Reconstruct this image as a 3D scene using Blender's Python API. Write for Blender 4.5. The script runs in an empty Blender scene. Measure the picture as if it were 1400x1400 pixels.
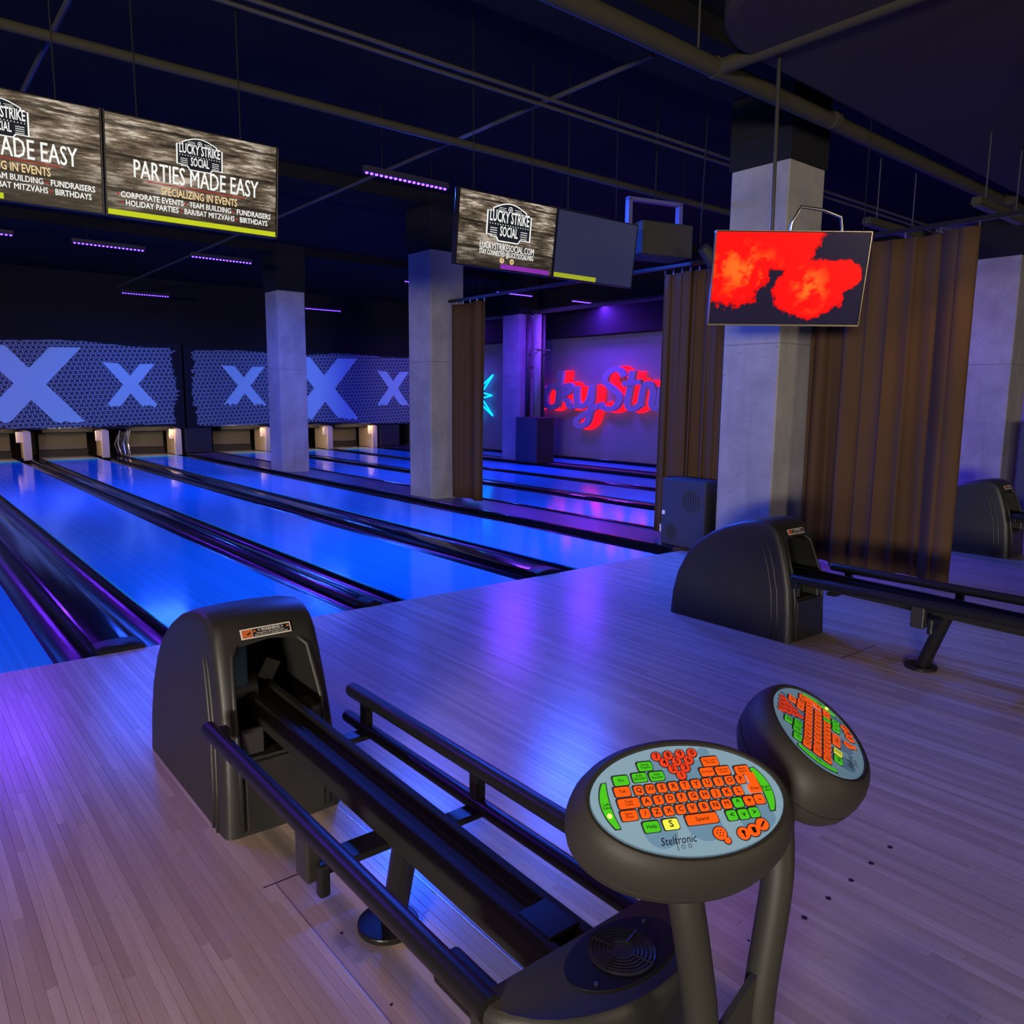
import bpy, bmesh, math, random
from mathutils import Vector, Matrix
random.seed(7)
S = bpy.context.scene
COL = S.collection
PI = math.pi

# ------------------------------------------------------------------ camera, world, lights, exposure
H = 1.485                                   # eye height; x runs along the foul line, y down the lanes
YAW, PITCH, ROLL, FPX = 0.684872, 0.145718, 0.009266, 1063.93
cf = Vector((math.sin(YAW)*math.cos(PITCH), math.cos(YAW)*math.cos(PITCH), -math.sin(PITCH)))
cr0 = Vector((math.cos(YAW), -math.sin(YAW), 0)); cu0 = cr0.cross(cf)
cr = math.cos(ROLL)*cr0 + math.sin(ROLL)*cu0
cu = -math.sin(ROLL)*cr0 + math.cos(ROLL)*cu0
cam = bpy.data.cameras.new('camera'); cam.sensor_width = 36; cam.lens = FPX/1400*36
cam.clip_start = 0.02
camo = bpy.data.objects.new('camera', cam); COL.objects.link(camo)
camo.matrix_world = Matrix(((cr.x, cu.x, -cf.x, 0), (cr.y, cu.y, -cf.y, 0), (cr.z, cu.z, -cf.z, H), (0, 0, 0, 1)))
S.camera = camo
w = bpy.data.worlds.new('world'); S.world = w; w.use_nodes = True
w.node_tree.nodes['Background'].inputs[0].default_value = (0.002, 0.002, 0.004, 1)
vs = S.view_settings
vs.view_transform = 'Standard'; vs.look = 'None'; vs.gamma = 1; vs.use_curve_mapping = False
vs.exposure = 0.0

def area(name, loc, sx, sy, power, color, target=None, spread=180):
    l = bpy.data.lights.new(name, 'AREA'); l.shape = 'RECTANGLE'; l.size = sx; l.size_y = sy
    l.energy = power; l.color = color; l.spread = math.radians(spread)
    o = bpy.data.objects.new(name, l); COL.objects.link(o); o.location = loc
    if target is not None:
        o.rotation_euler = (Vector(target)-Vector(loc)).to_track_quat('-Z', 'Y').to_euler()
    return o
WARM = (1.0, 0.80, 0.56)
# the lounge's lamps far behind the players, and one ceiling lamp over the near end of the approach
area('lounge_light', (-8.2, -4.5, 1.5), 2.4, 0.8, 1250, (1.0, 0.88, 0.74), (6.0, 6.0, 1.7))
area('lounge_light', (3.5, -8.6, 1.7), 2.4, 0.8, 170, (1.0, 0.80, 0.56), (6.0, 4.0, 1.6))
area('ceiling_lamp', (-0.7, 0.8, 3.62), 0.3, 0.3, 9, (1.0, 0.60, 0.44), (-0.1, 1.6, 0), 95)
UV = (0.022, 0.10, 1.0)
VIOLET = (0.15, 0.025, 1.0)
UV_POWER = 70

# ------------------------------------------------------------------ materials
def mat(name, col=(.5, .5, .5), rough=.5, metal=0, spec=.5, emit=None, estr=0, coat=0):
    m = bpy.data.materials.new(name); m.use_nodes = True
    b = m.node_tree.nodes['Principled BSDF']
    b.inputs['Base Color'].default_value = (*col, 1); b.inputs['Roughness'].default_value = rough
    b.inputs['Metallic'].default_value = metal; b.inputs['Specular IOR Level'].default_value = spec
    b.inputs['Coat Weight'].default_value = coat
    if emit: b.inputs['Emission Color'].default_value = (*emit, 1); b.inputs['Emission Strength'].default_value = estr
    return m
class G:
    def __init__(s, m): s.m = m; s.t = m.node_tree; s.b = s.t.nodes['Principled BSDF']
    def n(s, typ, **kw):
        x = s.t.nodes.new(typ)
        for k, v in kw.items():
            if k.startswith('i_'):
                key = k[2:]; key = int(key) if key.isdigit() else key
                if hasattr(v, 'is_output') or isinstance(v, bpy.types.NodeSocket): s.t.links.new(v, x.inputs[key])
                else: x.inputs[key].default_value = v
            else: setattr(x, k, v)
        return x
    def math(s, op, a, b=0.0, c=None, clamp=False):
        x = s.t.nodes.new('ShaderNodeMath'); x.operation = op; x.use_clamp = clamp
        for i, v in enumerate((a, b, c)):
            if v is None: continue
            if isinstance(v, bpy.types.NodeSocket): s.t.links.new(v, x.inputs[i])
            else: x.inputs[i].default_value = v
        return x.outputs[0]
    def mix(s, f, a, b, blend='MIX'):
        x = s.t.nodes.new('ShaderNodeMix'); x.data_type = 'RGBA'; x.blend_type = blend
        for i, v in ((0, f), (6, a), (7, b)):
            if isinstance(v, bpy.types.NodeSocket): s.t.links.new(v, x.inputs[i])
            else: x.inputs[i].default_value = (*v, 1) if isinstance(v, tuple) else v
        return x.outputs[2]
    def ramp(s, f, stops):
        x = s.t.nodes.new('ShaderNodeValToRGB'); e = x.color_ramp.elements
        while len(e) < len(stops): e.new(0.5)
        for el, (p, c) in zip(e, stops): el.position = p; el.color = (*c, 1) if len(c) == 3 else c
        s.t.links.new(f, x.inputs[0]); return x.outputs[0]
    def coord(s, kind='Object'):
        return s.t.nodes.new('ShaderNodeTexCoord').outputs[kind]
    def world(s): return s.t.nodes.new('ShaderNodeNewGeometry').outputs['Position']
    def sep(s, v):
        x = s.t.nodes.new('ShaderNodeSeparateXYZ'); s.t.links.new(v, x.inputs[0]); return x.outputs
    def scale(s, v, sc):
        x = s.t.nodes.new('ShaderNodeMapping'); s.t.links.new(v, x.inputs[0]); x.inputs['Scale'].default_value = sc; return x.outputs[0]
    def noise(s, v, sc, det=4, rough=.5):
        x = s.t.nodes.new('ShaderNodeTexNoise'); s.t.links.new(v, x.inputs['Vector'])
        x.inputs['Scale'].default_value = sc; x.inputs['Detail'].default_value = det; x.inputs['Roughness'].default_value = rough
        return x.outputs[0]
    def link(s, o, name): s.t.links.new(o, s.b.inputs[name])
    def bump(s, h, strength=.2, dist=.01):
        x = s.t.nodes.new('ShaderNodeBump'); x.inputs['Strength'].default_value = strength; x.inputs['Distance'].default_value = dist
        s.t.links.new(h, x.inputs['Height']); s.link(x.outputs[0], 'Normal')

M = {}
def concrete():
    m = mat('concrete', rough=.85, spec=.2); g = G(m); p = g.coord()
    a = g.noise(p, 1.6, 6, .6); b = g.noise(p, 26, 3); c = g.noise(g.scale(p, (3, 3, .5)), 2.2, 4)
    col = g.ramp(a, [(.3, (.25, .245, .235)), (.55, (.36, .35, .33)), (.75, (.43, .42, .40))])
    col = g.mix(g.ramp(b, [(.62, (0, 0, 0)), (.75, (1, 1, 1))]), col, (.22, .21, .2))
    col = g.mix(g.ramp(c, [(.55, (0, 0, 0)), (.8, (.5, .5, .5))]), col, (.2, .19, .18))
    z = g.sep(p)[2]
    for zz in (1.98,):                                 # pour joints of the formwork
        d = g.math('ABSOLUTE', g.math('SUBTRACT', z, zz))
        col = g.mix(g.math('MULTIPLY', g.math('LESS_THAN', d, .006), .6), col, (.15, .145, .14))
    g.link(col, 'Base Color'); g.bump(b, .25, .004); return m
M['concrete'] = concrete()
M['black_paint'] = mat('black_paint', (.012, .012, .014), .8, spec=.2)
M['dark_ceiling'] = mat('dark_ceiling', (.012, .012, .013), .9, spec=.1)
def planks_mat():
    m = mat('maple_boards', rough=.24, spec=.35); g = G(m)
    t = g.n('ShaderNodeAttribute', attribute_name='tone').outputs['Fac']
    p = g.scale(g.world(), (40, 2.2, 1)); gr = g.noise(p, 1.0, 5, .6); fl = g.noise(g.scale(g.world(), (30, 14, 1)), 3, 3)
    col = g.ramp(t, [(0, (.43, .34, .31)), (.35, (.50, .405, .37)), (.7, (.54, .445, .415)), (1, (.60, .50, .47))])
    col = g.mix(g.ramp(gr, [(.35, (.0, .0, .0)), (.75, (.4, .4, .4))]), col, (.32, .24, .18))
    col = g.mix(g.ramp(fl, [(.6, (0, 0, 0)), (.75, (.3, .3, .3))]), col, (.28, .2, .15))
    g.link(col, 'Base Color'); return m
M['boards'] = planks_mat()
M['subfloor'] = mat('subfloor', (.05, .04, .035), .8)
def lane_mat():
    m = mat('lane_surface', rough=.115, spec=.36); g = G(m)
    x, y, z = g.sep(g.world())
    cell = g.math('FLOOR', g.math('MULTIPLY', x, 37.0))
    wn = g.n('ShaderNodeTexWhiteNoise', noise_dimensions='1D', i_W=cell).outputs[0]
    line = g.math('LESS_THAN', g.math('FRACT', g.math('MULTIPLY', x, 37.0)), .08)
    col = g.ramp(wn, [(0, (.02, .50, .80)), (1, (.025, .60, .92))])
    col = g.mix(g.math('MULTIPLY', line, .35), col, (.02, .3, .5))
    # short bare wood of the pin deck beyond the coated lane
    deck = g.math('GREATER_THAN', y, 20.15)
    col = g.mix(g.math('MULTIPLY', deck, .85), col, (.45, .34, .24))
    g.link(col, 'Base Color'); return m
M['lane'] = lane_mat()
M['gloss_black'] = mat('gloss_black', (.006, .006, .008), .12, spec=.6)
M['gutter_black'] = mat('gutter_black', (.008, .008, .011), .2, spec=.6)
M['track'] = mat('track_black', (.016, .016, .015), .62, spec=.15)
M['satin_black'] = mat('satin_black', (.010, .010, .011), .42, spec=.2)
M['aisle'] = mat('aisle_paint', (.10, .06, .10), .3)
def hood_mat():
    m = mat('textured_plastic', (.021, .021, .020), .46, spec=.5); g = G(m)
    g.bump(g.noise(g.coord(), 420, 2), .25, .0015); return m
M['hood'] = hood_mat()
M['console'] = mat('console_plastic', (.028, .027, .023), .55, spec=.35)
g = G(M['console']); g.bump(g.noise(g.coord(), 600, 2), .2, .001)
M['rail'] = mat('rail_black', (.012, .012, .013), .36, spec=.25)
M['grey_plastic'] = mat('grey_plastic', (.035, .035, .033), .5)
M['steel'] = mat('steel', (.5, .5, .5), .3, metal=1)
M['dull_metal'] = mat('dull_metal', (.06, .057, .05), .55, metal=.2)
M['pipe'] = mat('painted_pipe', (.048, .044, .028), .75, spec=.2)
M['soffit'] = mat('soffit_paint', (.045, .038, .036), .85, spec=.15)
def cloth():
    m = mat('brown_curtain', (.10, .06, .037), .95, spec=.1); g = G(m)
    n = g.noise(g.scale(g.coord(), (60, 60, 240)), 4, 2)
    g.link(g.ramp(n, [(.3, (.072, .041, .025)), (.7, (.108, .063, .038))]), 'Base Color'); return m
M['curtain'] = cloth()
M['tag_white'] = mat('tag_white', (.75, .74, .68), .6)
M['speaker'] = mat('speaker_black', (.02, .02, .022), .6)
M['speaker_case'] = mat('speaker_case', (.035, .032, .02), .7)
M['grille'] = mat('speaker_face', (.035, .04, .06), .65)
M['hole'] = mat('port_hole', (.05, .045, .03), .8)
M['kick'] = mat('kickback_wood', (.62, .50, .33), .55)
M['cushion'] = mat('pit_cushion', (.12, .11, .09), .9)
M['pit'] = mat('pit_black', (.02, .02, .022), .8)
M['uv_led'] = mat('uv_led', (.1, .1, .2), emit=(.15, .045, 1.0), estr=7)
M['uv_body'] = mat('uv_body', (.03, .03, .045), .4)
M['bracket'] = mat('blue_bracket', (.10, .10, .28), .4)
M['wallpaint'] = mat('wall_paint', (.20, .185, .22), .85, spec=.2)
M['wall_dark'] = mat('wall_dark', (.03, .03, .035), .9)
M['sign_face'] = mat('sign_face', (.27, .22, .32), .5)
M['sign_red'] = mat('sign_red', (.4, 0, 0), emit=(1, .004, .012), estr=1.6)
M['neon_blue'] = mat('neon_blue', (0, .1, .3), emit=(0, .32, 1), estr=3.0)
M['tv_body'] = mat('tv_body', (.01, .01, .011), .35)
M['chrome'] = mat('tv_edge', (.55, .5, .4), .3, metal=1)
def emat(name, col, s=1.0):
    return mat(name, (0, 0, 0), .4, spec=.1, emit=col, estr=s)
M['px_white'] = emat('pixel_white', (.92, .92, .88)); M['px_cream'] = emat('pixel_cream', (.85, .62, .32))
M['px_red'] = emat('pixel_red', (.45, .02, .015)); M['px_yellow'] = emat('pixel_yellow', (.55, .62, .015))
M['px_purple'] = emat('pixel_purple', (.26, .03, .42)); M['px_badge'] = emat('pixel_badge', (.013, .015, .022))
M['px_gold'] = emat('pixel_gold', (.75, .55, .25)); M['px_yolive'] = emat('pixel_olive', (.36, .4, .02))
def wood_screen():
    m = mat('screen_weathered_wood', (0, 0, 0), .3, spec=.2); g = G(m); p = g.coord()
    x, y, z = g.sep(p)
    a = g.noise(g.scale(p, (3.5, 1, 26)), 2.2, 9, .72); b = g.noise(g.scale(p, (.8, 1, 4.5)), 2.2, 5, .6)
    col = g.ramp(g.math('ADD', g.math('MULTIPLY', a, .55), g.math('MULTIPLY', b, .45)),
                 [(.38, (.008, .006, .004)), (.46, (.07, .05, .034)), (.52, (.20, .15, .105)), (.60, (.75, .64, .52))])
    for zz in (.215, .05, -.12):
        wob = g.math('MULTIPLY', g.math('SUBTRACT', b, .5), .06)
        d = g.math('ABSOLUTE', g.math('SUBTRACT', g.math('ADD', z, wob), zz))
        col = g.mix(g.math('MULTIPLY', g.math('LESS_THAN', d, .009), .8), col, (.008, .006, .004))
    v = g.math('MULTIPLY', g.math('ADD', z, .30), 2.6, clamp=True)
    col = g.mix(v, (.02, .015, .012), col)
    g.link(col, 'Emission Color'); g.b.inputs['Emission Strength'].default_value = .95; return m
M['screen_wood'] = wood_screen()
M['screen_idle'] = mat('screen_idle', (.02, .02, .02), .25, emit=(.017, .021, .062), estr=1)
def smoke_screen():
    m = mat('screen_red_smoke', (0, 0, 0), .3, spec=.2); g = G(m); p = g.coord()
    n1 = g.noise(p, 9, 8, .68); n2 = g.noise(p, 3.2, 3, .5); n3 = g.noise(g.scale(p, (1, 1, 1.2)), 7, 6, .55)
    x, y, z = g.sep(p)
    def blob(cx, cz, rx, rz):
        dx = g.math('DIVIDE', g.math('SUBTRACT', x, cx), rx); dz = g.math('DIVIDE', g.math('SUBTRACT', z, cz), rz)
        return g.math('SQRT', g.math('ADD', g.math('MULTIPLY', dx, dx), g.math('MULTIPLY', dz, dz)))
    d = g.math('MINIMUM', g.math('MINIMUM', blob(-.40, .08, .28, .27), blob(-.10, .24, .30, .20)), g.math('MINIMUM', blob(.15, -.06, .24, .20), blob(.33, .02, .16, .11)))
    f = g.math('SUBTRACT', g.math('ADD', g.math('MULTIPLY', n1, .9), .56), d)
    inside = g.ramp(f, [(.0, (.014, .010, .032)), (.02, (.5, .0, .004)), (.08, (1, .004, .004))])
    hot = g.math('SUBTRACT', 1.25, g.math('MINIMUM', blob(-.32, .06, .24, .16), blob(.15, -.06, .12, .15)))
    hot = g.math('MULTIPLY', g.math('MULTIPLY', hot, g.math('MULTIPLY', g.math('SUBTRACT', n3, .47), 9, clamp=True)), 1.0, clamp=True)
    hot = g.math('MULTIPLY', hot, g.math('GREATER_THAN', f, .12))
    col = g.mix(hot, inside, (1, .16, .014))
    g.link(col, 'Emission Color'); g.b.inputs['Emission Strength'].default_value = 1.0; return m
M['screen_smoke'] = smoke_screen()
def mask_mat():
    m = mat('mask_print', rough=.6, spec=.2); g = G(m); p = g.coord(); x, y, z = g.sep(p)
    u = g.math('MULTIPLY', g.math('ADD', x, g.math('MULTIPLY', z, .10)), 9.4); v = g.math('MULTIPLY', g.math('ADD', z, g.math('MULTIPLY', x, -.05)), 10.6)
    row = g.math('FLOOR', v)
    u = g.math('ADD', u, g.math('MULTIPLY', g.math('MODULO', row, 2.0), .5))
    fu = g.math('ABSOLUTE', g.math('SUBTRACT', g.math('FRACT', u), .5)); fv = g.math('ABSOLUTE', g.math('SUBTRACT', g.math('FRACT', v), .5))
    arm = g.math('LESS_THAN', g.math('ABSOLUTE', g.math('SUBTRACT', fu, fv)), .17)
    box = g.math('LESS_THAN', g.math('MAXIMUM', fu, fv), .41)
    cross = g.math('MULTIPLY', arm, box)
    col = g.mix(cross, (.22, .30, .34), (.018, .018, .03))
    g.link(col, 'Base Color'); return m
M['mask'] = mask_mat()
M['mask_x'] = mat('mask_cross_print', (.42, .72, .72), .6, spec=.2)
# keypad
M['plate'] = mat('keypad_plate', (.25, .40, .52), .35, emit=(.20, .42, .62), estr=.28)
M['plate_blue'] = mat('keypad_print', (.17, .34, .52), .35, emit=(.10, .27, .5), estr=.2)
M['k_orange'] = mat('key_orange', (.6, .09, .01), .35, emit=(1, .10, .002), estr=.62)
M['k_red'] = mat('key_red', (.55, .04, .015), .35, emit=(1, .06, .012), estr=.45)
M['k_green'] = mat('key_green', (.06, .45, .02), .35, emit=(.07, .75, .01), estr=.40)
M['k_yellow'] = mat('key_yellow', (.75, .8, .1), .35, emit=(.75, .85, .05), estr=.5)
M['k_edge'] = mat('key_edge', (.03, .035, .04), .5)
M['k_ink'] = mat('key_ink', (.008, .006, .006), .5)
M['led'] = mat('yellow_led', (.8, .7, .1), .3, emit=(1, .75, .1), estr=2.5)
M['orange_print'] = mat('orange_print', (.62, .15, .03), .5)
M['blue_part'] = mat('blue_part', (.02, .10, .18), .5)
M['dot'] = mat('approach_dot', (.02, .015, .02), .4)
M['strip'] = mat('joint_strip', (.55, .5, .42), .3, metal=.6)

# ------------------------------------------------------------------ mesh helpers
class MB:
    def __init__(s): s.v = []; s.f = []
    def quad(s, a, b, c, d):
        i = len(s.v); s.v += [a, b, c, d]; s.f.append((i, i+1, i+2, i+3)); return s
    def box(s, x0, x1, y0, y1, z0, z1):
        i = len(s.v)
        s.v += [(x0, y0, z0), (x1, y0, z0), (x1, y1, z0), (x0, y1, z0), (x0, y0, z1), (x1, y0, z1), (x1, y1, z1), (x0, y1, z1)]
        s.f += [tuple(i+k for k in q) for q in ((3, 2, 1, 0), (4, 5, 6, 7), (0, 1, 5, 4), (1, 2, 6, 5), (2, 3, 7, 6), (3, 0, 4, 7))]; return s
    def loft(s, rings, cap0=True, cap1=True, closed=True):
        n = len(rings[0]); i = len(s.v)
        for r in rings: s.v += [tuple(p) for p in r]
        for a in range(len(rings)-1):
            for k in range(n if closed else n-1):
                k2 = (k+1) % n
                s.f.append((i+a*n+k, i+a*n+k2, i+(a+1)*n+k2, i+(a+1)*n+k))
        if cap0: s.f.append(tuple(i+k for k in reversed(range(n))))
        if cap1: s.f.append(tuple(i+(len(rings)-1)*n+k for k in range(n)))
        return s
    def tube(s, pts, r, n=10, cap=True):
        pts = [Vector(p) for p in pts]; rings = []; rr = r if isinstance(r, (list, tuple)) else [r]*len(pts)
        up = None
        for i, p in enumerate(pts):
            d = (pts[min(i+1, len(pts)-1)]-pts[max(i-1, 0)]).normalized()
            if up is None: up = Vector((0, 0, 1)) if abs(d.z) < .9 else Vector((1, 0, 0))
            a = d.cross(up).normalized(); b = a.cross(d).normalized(); up = b
            rings.append([p+rr[i]*(math.cos(2*PI*k/n)*a+math.sin(2*PI*k/n)*b) for k in range(n)])
        return s.loft(rings, cap, cap)
    def disc(s, c, r, h, n=32, ry=None):
        ry = ry or r; x, y, z = c
        ring = lambda zz: [(x+r*math.cos(2*PI*k/n), y+ry*math.sin(2*PI*k/n), zz) for k in range(n)]
        return s.loft([ring(z), ring(z+h)])
    def prism(s, poly, axis, a, b):
        def pt(q, t): return {'x': (t, q[0], q[1]), 'y': (q[0], t, q[1]), 'z': (q[0], q[1], t)}[axis]
        return s.loft([[pt(q, a) for q in poly], [pt(q, b) for q in poly]])
    def mesh(s, name='m'):
        me = bpy.data.meshes.new(name); me.from_pydata(s.v, [], s.f)
        bm = bmesh.new(); bm.from_mesh(me); bmesh.ops.recalc_face_normals(bm, faces=bm.faces); bm.to_mesh(me); bm.free()
        return me
    def build(s, name, m, parent=None, smooth=False, bevel=0, loc=None, seg=2):
        return mkobj(name, s.mesh(name), m, parent, smooth, bevel, loc, seg)
def mkobj(name, me, m, parent=None, smooth=False, bevel=0, loc=None, seg=2):
    m = M[m] if isinstance(m, str) else m
    if not me.materials: me.materials.append(m)
    o = bpy.data.objects.new(name, me); COL.objects.link(o)
    if parent: o.parent = parent
    if loc: o.location = loc
    if smooth:
        for p in me.polygons: p.use_smooth = True
        if smooth == 'auto': me.set_sharp_from_angle(angle=math.radians(40))
    if bevel:
        b = o.modifiers.new('bevel', 'BEVEL'); b.width = bevel; b.segments = seg; b.limit_method = 'ANGLE'
    return o
def tag(o, label, cat, group=None, kind=None):
    o['label'] = label; o['category'] = cat
    if group: o['group'] = group
    if kind: o['kind'] = kind
    return o
def thing(name, label, cat, loc=(0, 0, 0), rz=0, group=None):
    o = bpy.data.objects.new(name, None); COL.objects.link(o); o.location = loc; o.rotation_euler = (0, 0, rz)
    o.empty_display_size = .1
    return tag(o, label, cat, group)
def copy_tree(o, parent=None):
    c = o.copy(); COL.objects.link(c)
    if parent: c.parent = parent
    for ch in list(o.children): copy_tree(ch, c)
    return c
def at(px, py, d):                           # point seen at a pixel, d metres ahead
    return Vector((0, 0, H)) + d*((px-700)/FPX*cr - (py-700)/FPX*cu + cf)
TXT = {}
def text_mesh(s, size, xs=1.0, bold=0.0, align='CENTER', shear=0):
    key = (s, size, xs, bold, align, shear)
    if key in TXT: return TXT[key]
    c = bpy.data.curves.new('txt', 'FONT'); c.body = s; c.size = size; c.align_x = align; c.align_y = 'CENTER'
    c.offset = 0 if 'M' in s else bold*size; c.resolution_u = 2; c.shear = shear; c.space_line = .8
    o = bpy.data.objects.new('txt', c); COL.objects.link(o)
    dg = bpy.context.evaluated_depsgraph_get()
    me = bpy.data.meshes.new_from_object(o.evaluated_get(dg)); me.name = 'lettering'; me.materials.clear()
    for v in me.vertices: v.co.x *= xs
    if 'M' in s and bold:                       # the bold outline of M folds over itself: thicken by doubling instead
        vs_ = [tuple(v.co) for v in me.vertices]; fs_ = [tuple(p.vertices) for p in me.polygons]; n_ = len(vs_); nv, nf = [], []
        for k, dx in enumerate((-bold*size*.9, 0, bold*size*.9)):
            nv += [(x+dx*xs, y, z+k*1e-5) for x, y, z in vs_]; nf += [tuple(i+k*n_ for i in f) for f in fs_]
        me = bpy.data.meshes.new('lettering'); me.from_pydata(nv, [], nf)
    bpy.data.objects.remove(o); bpy.data.curves.remove(c)
    TXT[key] = me; return me
def text(name, s, size, m, parent, loc, rot=(0, 0, 0), xs=1.0, bold=0.0, align='CENTER', fit=None, shear=0):
    me = text_mesh(s, size, xs, bold, align, shear)
    if fit:
        wd = max(v.co.x for v in me.vertices)-min(v.co.x for v in me.vertices)
        me = text_mesh(s, size, xs*fit/wd, bold, align, shear)
    if not me.materials: me.materials.append(M[m])
    o = bpy.data.objects.new(name, me); COL.objects.link(o); o.parent = parent; o.location = loc; o.rotation_euler = rot
    if me.materials[0] is not M[m]: o.material_slots[0].link = 'OBJECT'; o.material_slots[0].material = M[m]
    return o

# ------------------------------------------------------------------ room shell
FOUL, LEND, DECK = 4.82, 20.22, 21.2
XL, XR, YB, YF, ZC = -9.0, 13.5, -10.0, 22.2, 4.25
PXL, PYB = -1.5, -.6                        # boards are laid one by one where the photograph can see them
def st(name, mb, m, label, cat, **kw):
    o = mb.build(name, m, **kw); return tag(o, label, cat, kind='structure')
floor = st('floor', MB().box(XL, XR, YB, FOUL-.001, -.2, -.021), 'subfloor', 'maple board approach floor in front of the lanes', 'floor')
st('floor', MB().box(XL, XR, FOUL, YF, -.30, -.16), 'pit', 'black sunken slab under the lanes and gutters', 'floor')
st('ceiling', MB().box(XL, XR, YB, YF, ZC, ZC+.1), 'dark_ceiling', 'black painted ceiling slab over the lanes', 'ceiling')
st('wall_left', MB().box(XL-.1, XL, YB, YF, -.2, ZC), 'wall_dark', 'dark wall left of the lanes', 'wall')
st('wall_back', MB().box(XL, XR, YB-.1, YB, -.2, ZC), 'wall_dark', 'dark wall behind the players', 'wall')
st('wall_far', MB().box(XL, XR, YF, YF+.1, -.2, ZC), 'wall_dark', 'black wall behind the pin decks', 'wall')
st('wall_right', MB().box(XR, XR+.1, YB, YF, -.2, ZC), 'wallpaint', 'grey side wall carrying the glowing red script sign', 'wall')
st('trim_1', MB().box(XR-.35, XR, FOUL+1, LEND, 2.95, ZC), 'black_paint', 'black bulkhead along the top of the sign wall', 'trim', bevel=.01)
st('trim_2', MB().box(XL, XR, 20.5, 20.7, 2.72, ZC), 'black_paint', 'black bulkhead above the printed masking boards', 'trim')
# beams across the ceiling
for i, (y, d) in enumerate(((4.18, .30), (9.7, .30), (14.6, .30))):
    st('trim_%d' % (i+3), MB().box(XL, XR, y-.35, y+.35, ZC-.16, ZC), 'dark_ceiling', ('black ceiling beam over the nearest column', 'black ceiling beam over the middle column', 'black ceiling beam over the far column')[i], 'trim')

# ---- approach boards
MB().box(XL, XR, YB, PYB, -.021, 0).build('lounge_floor', 'subfloor', floor)
MB().box(XL, PXL, PYB, FOUL-.001, -.021, 0).build('lounge_floor', 'subfloor', floor)
BW = .0272
def plank_mesh(items):
    v = []; f = []; tone = []
    for (x0, x1, y0, y1, t) in items:
        i = len(v); z0, z1, c = -.018, 0, .0005
        v += [(x0, y0, z0), (x1, y0, z0), (x1, y1, z0), (x0, y1, z0), (x0, y0, z1-c), (x1, y0, z1-c), (x1, y1, z1-c), (x0, y1, z1-c),
              (x0+c, y0+c, z1), (x1-c, y0+c, z1), (x1-c, y1-c, z1), (x0+c, y1-c, z1)]
        f += [tuple(i+k for k in q) for q in ((0, 1, 5, 4), (1, 2, 6, 5), (2, 3, 7, 6), (3, 0, 4, 7), (4, 5, 9, 8), (5, 6, 10, 9), (6, 7, 11, 10), (7, 4, 8, 11), (8, 9, 10, 11))]
        tone += [t]*9
    me = bpy.data.meshes.new('plank'); me.from_pydata(v, [], f)
    a = me.attributes.new('tone', 'FLOAT', 'FACE'); a.data.foreach_set('value', tone)
    me.materials.append(M['boards']); return me
allp = []
rows = int((XR-PXL)/BW)
for k in range(rows):
    x0 = PXL+k*BW; gap = .0012 if k % 4 == 0 else .0003
    y = PYB+random.uniform(0, 1.3)-1.3
    while y < FOUL:
        ln = random.uniform(.9, 1.7); y1 = y+ln
        if FOUL-y1 < .3: y1 = FOUL
        if y1 > PYB: allp.append((x0+gap/2, x0+BW-gap/2, max(y, PYB)+.0003, min(y1, FOUL)-.0005, random.random()))
        y = y1
def inview(q):
    c = Vector(((q[0]+q[1])/2, min(max(q[2], .9), q[3]), 0))-Vector((0, 0, H)); d = c.dot(cf)
    if d < .3: return 1e9
    sx = FPX*c.dot(cr)/d; sy = FPX*c.dot(cu)/d
    return c.length if abs(sx) < 720 and -720 < sy < 720 else 1e9
allp.sort(key=inview)
for q in allp[:300]:
    mkobj('plank', plank_mesh([q]), 'boards', floor)
o = mkobj('plank_field', plank_mesh(allp[300:]), 'boards', floor); o['kind'] = 'stuff'
# service joints around the ball returns and the aiming dots
for cx in (1.01, 4.46):
    for dx in (-.175, .188):
        MB().box(cx+dx-.0016, cx+dx+.0016, -.5, 2.16 if dx < 0 else 2.46, 0, .0008).build('joint_strip', 'strip', floor)
    MB().box(cx-.21, cx+.21, 2.158, 2.162, 0, .0008).build('joint_strip', 'dot', floor)
for (x, y) in ((1.971, 1.055), (2.11, 1.058), (2.25, 1.06), (2.389, 1.065), (1.761, 1.10), (2.53, 1.07), (.892, 1.828), (.868, 1.516)):
    MB().disc((x, y, 0), .0085 if x > 1.9 else .004, .0008, 16).build('approach_dot', 'dot', floor)
for (x, y) in ((1.3, 4.3), (2.2, 4.35), (3.3, 4.3)):
    pass

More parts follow.
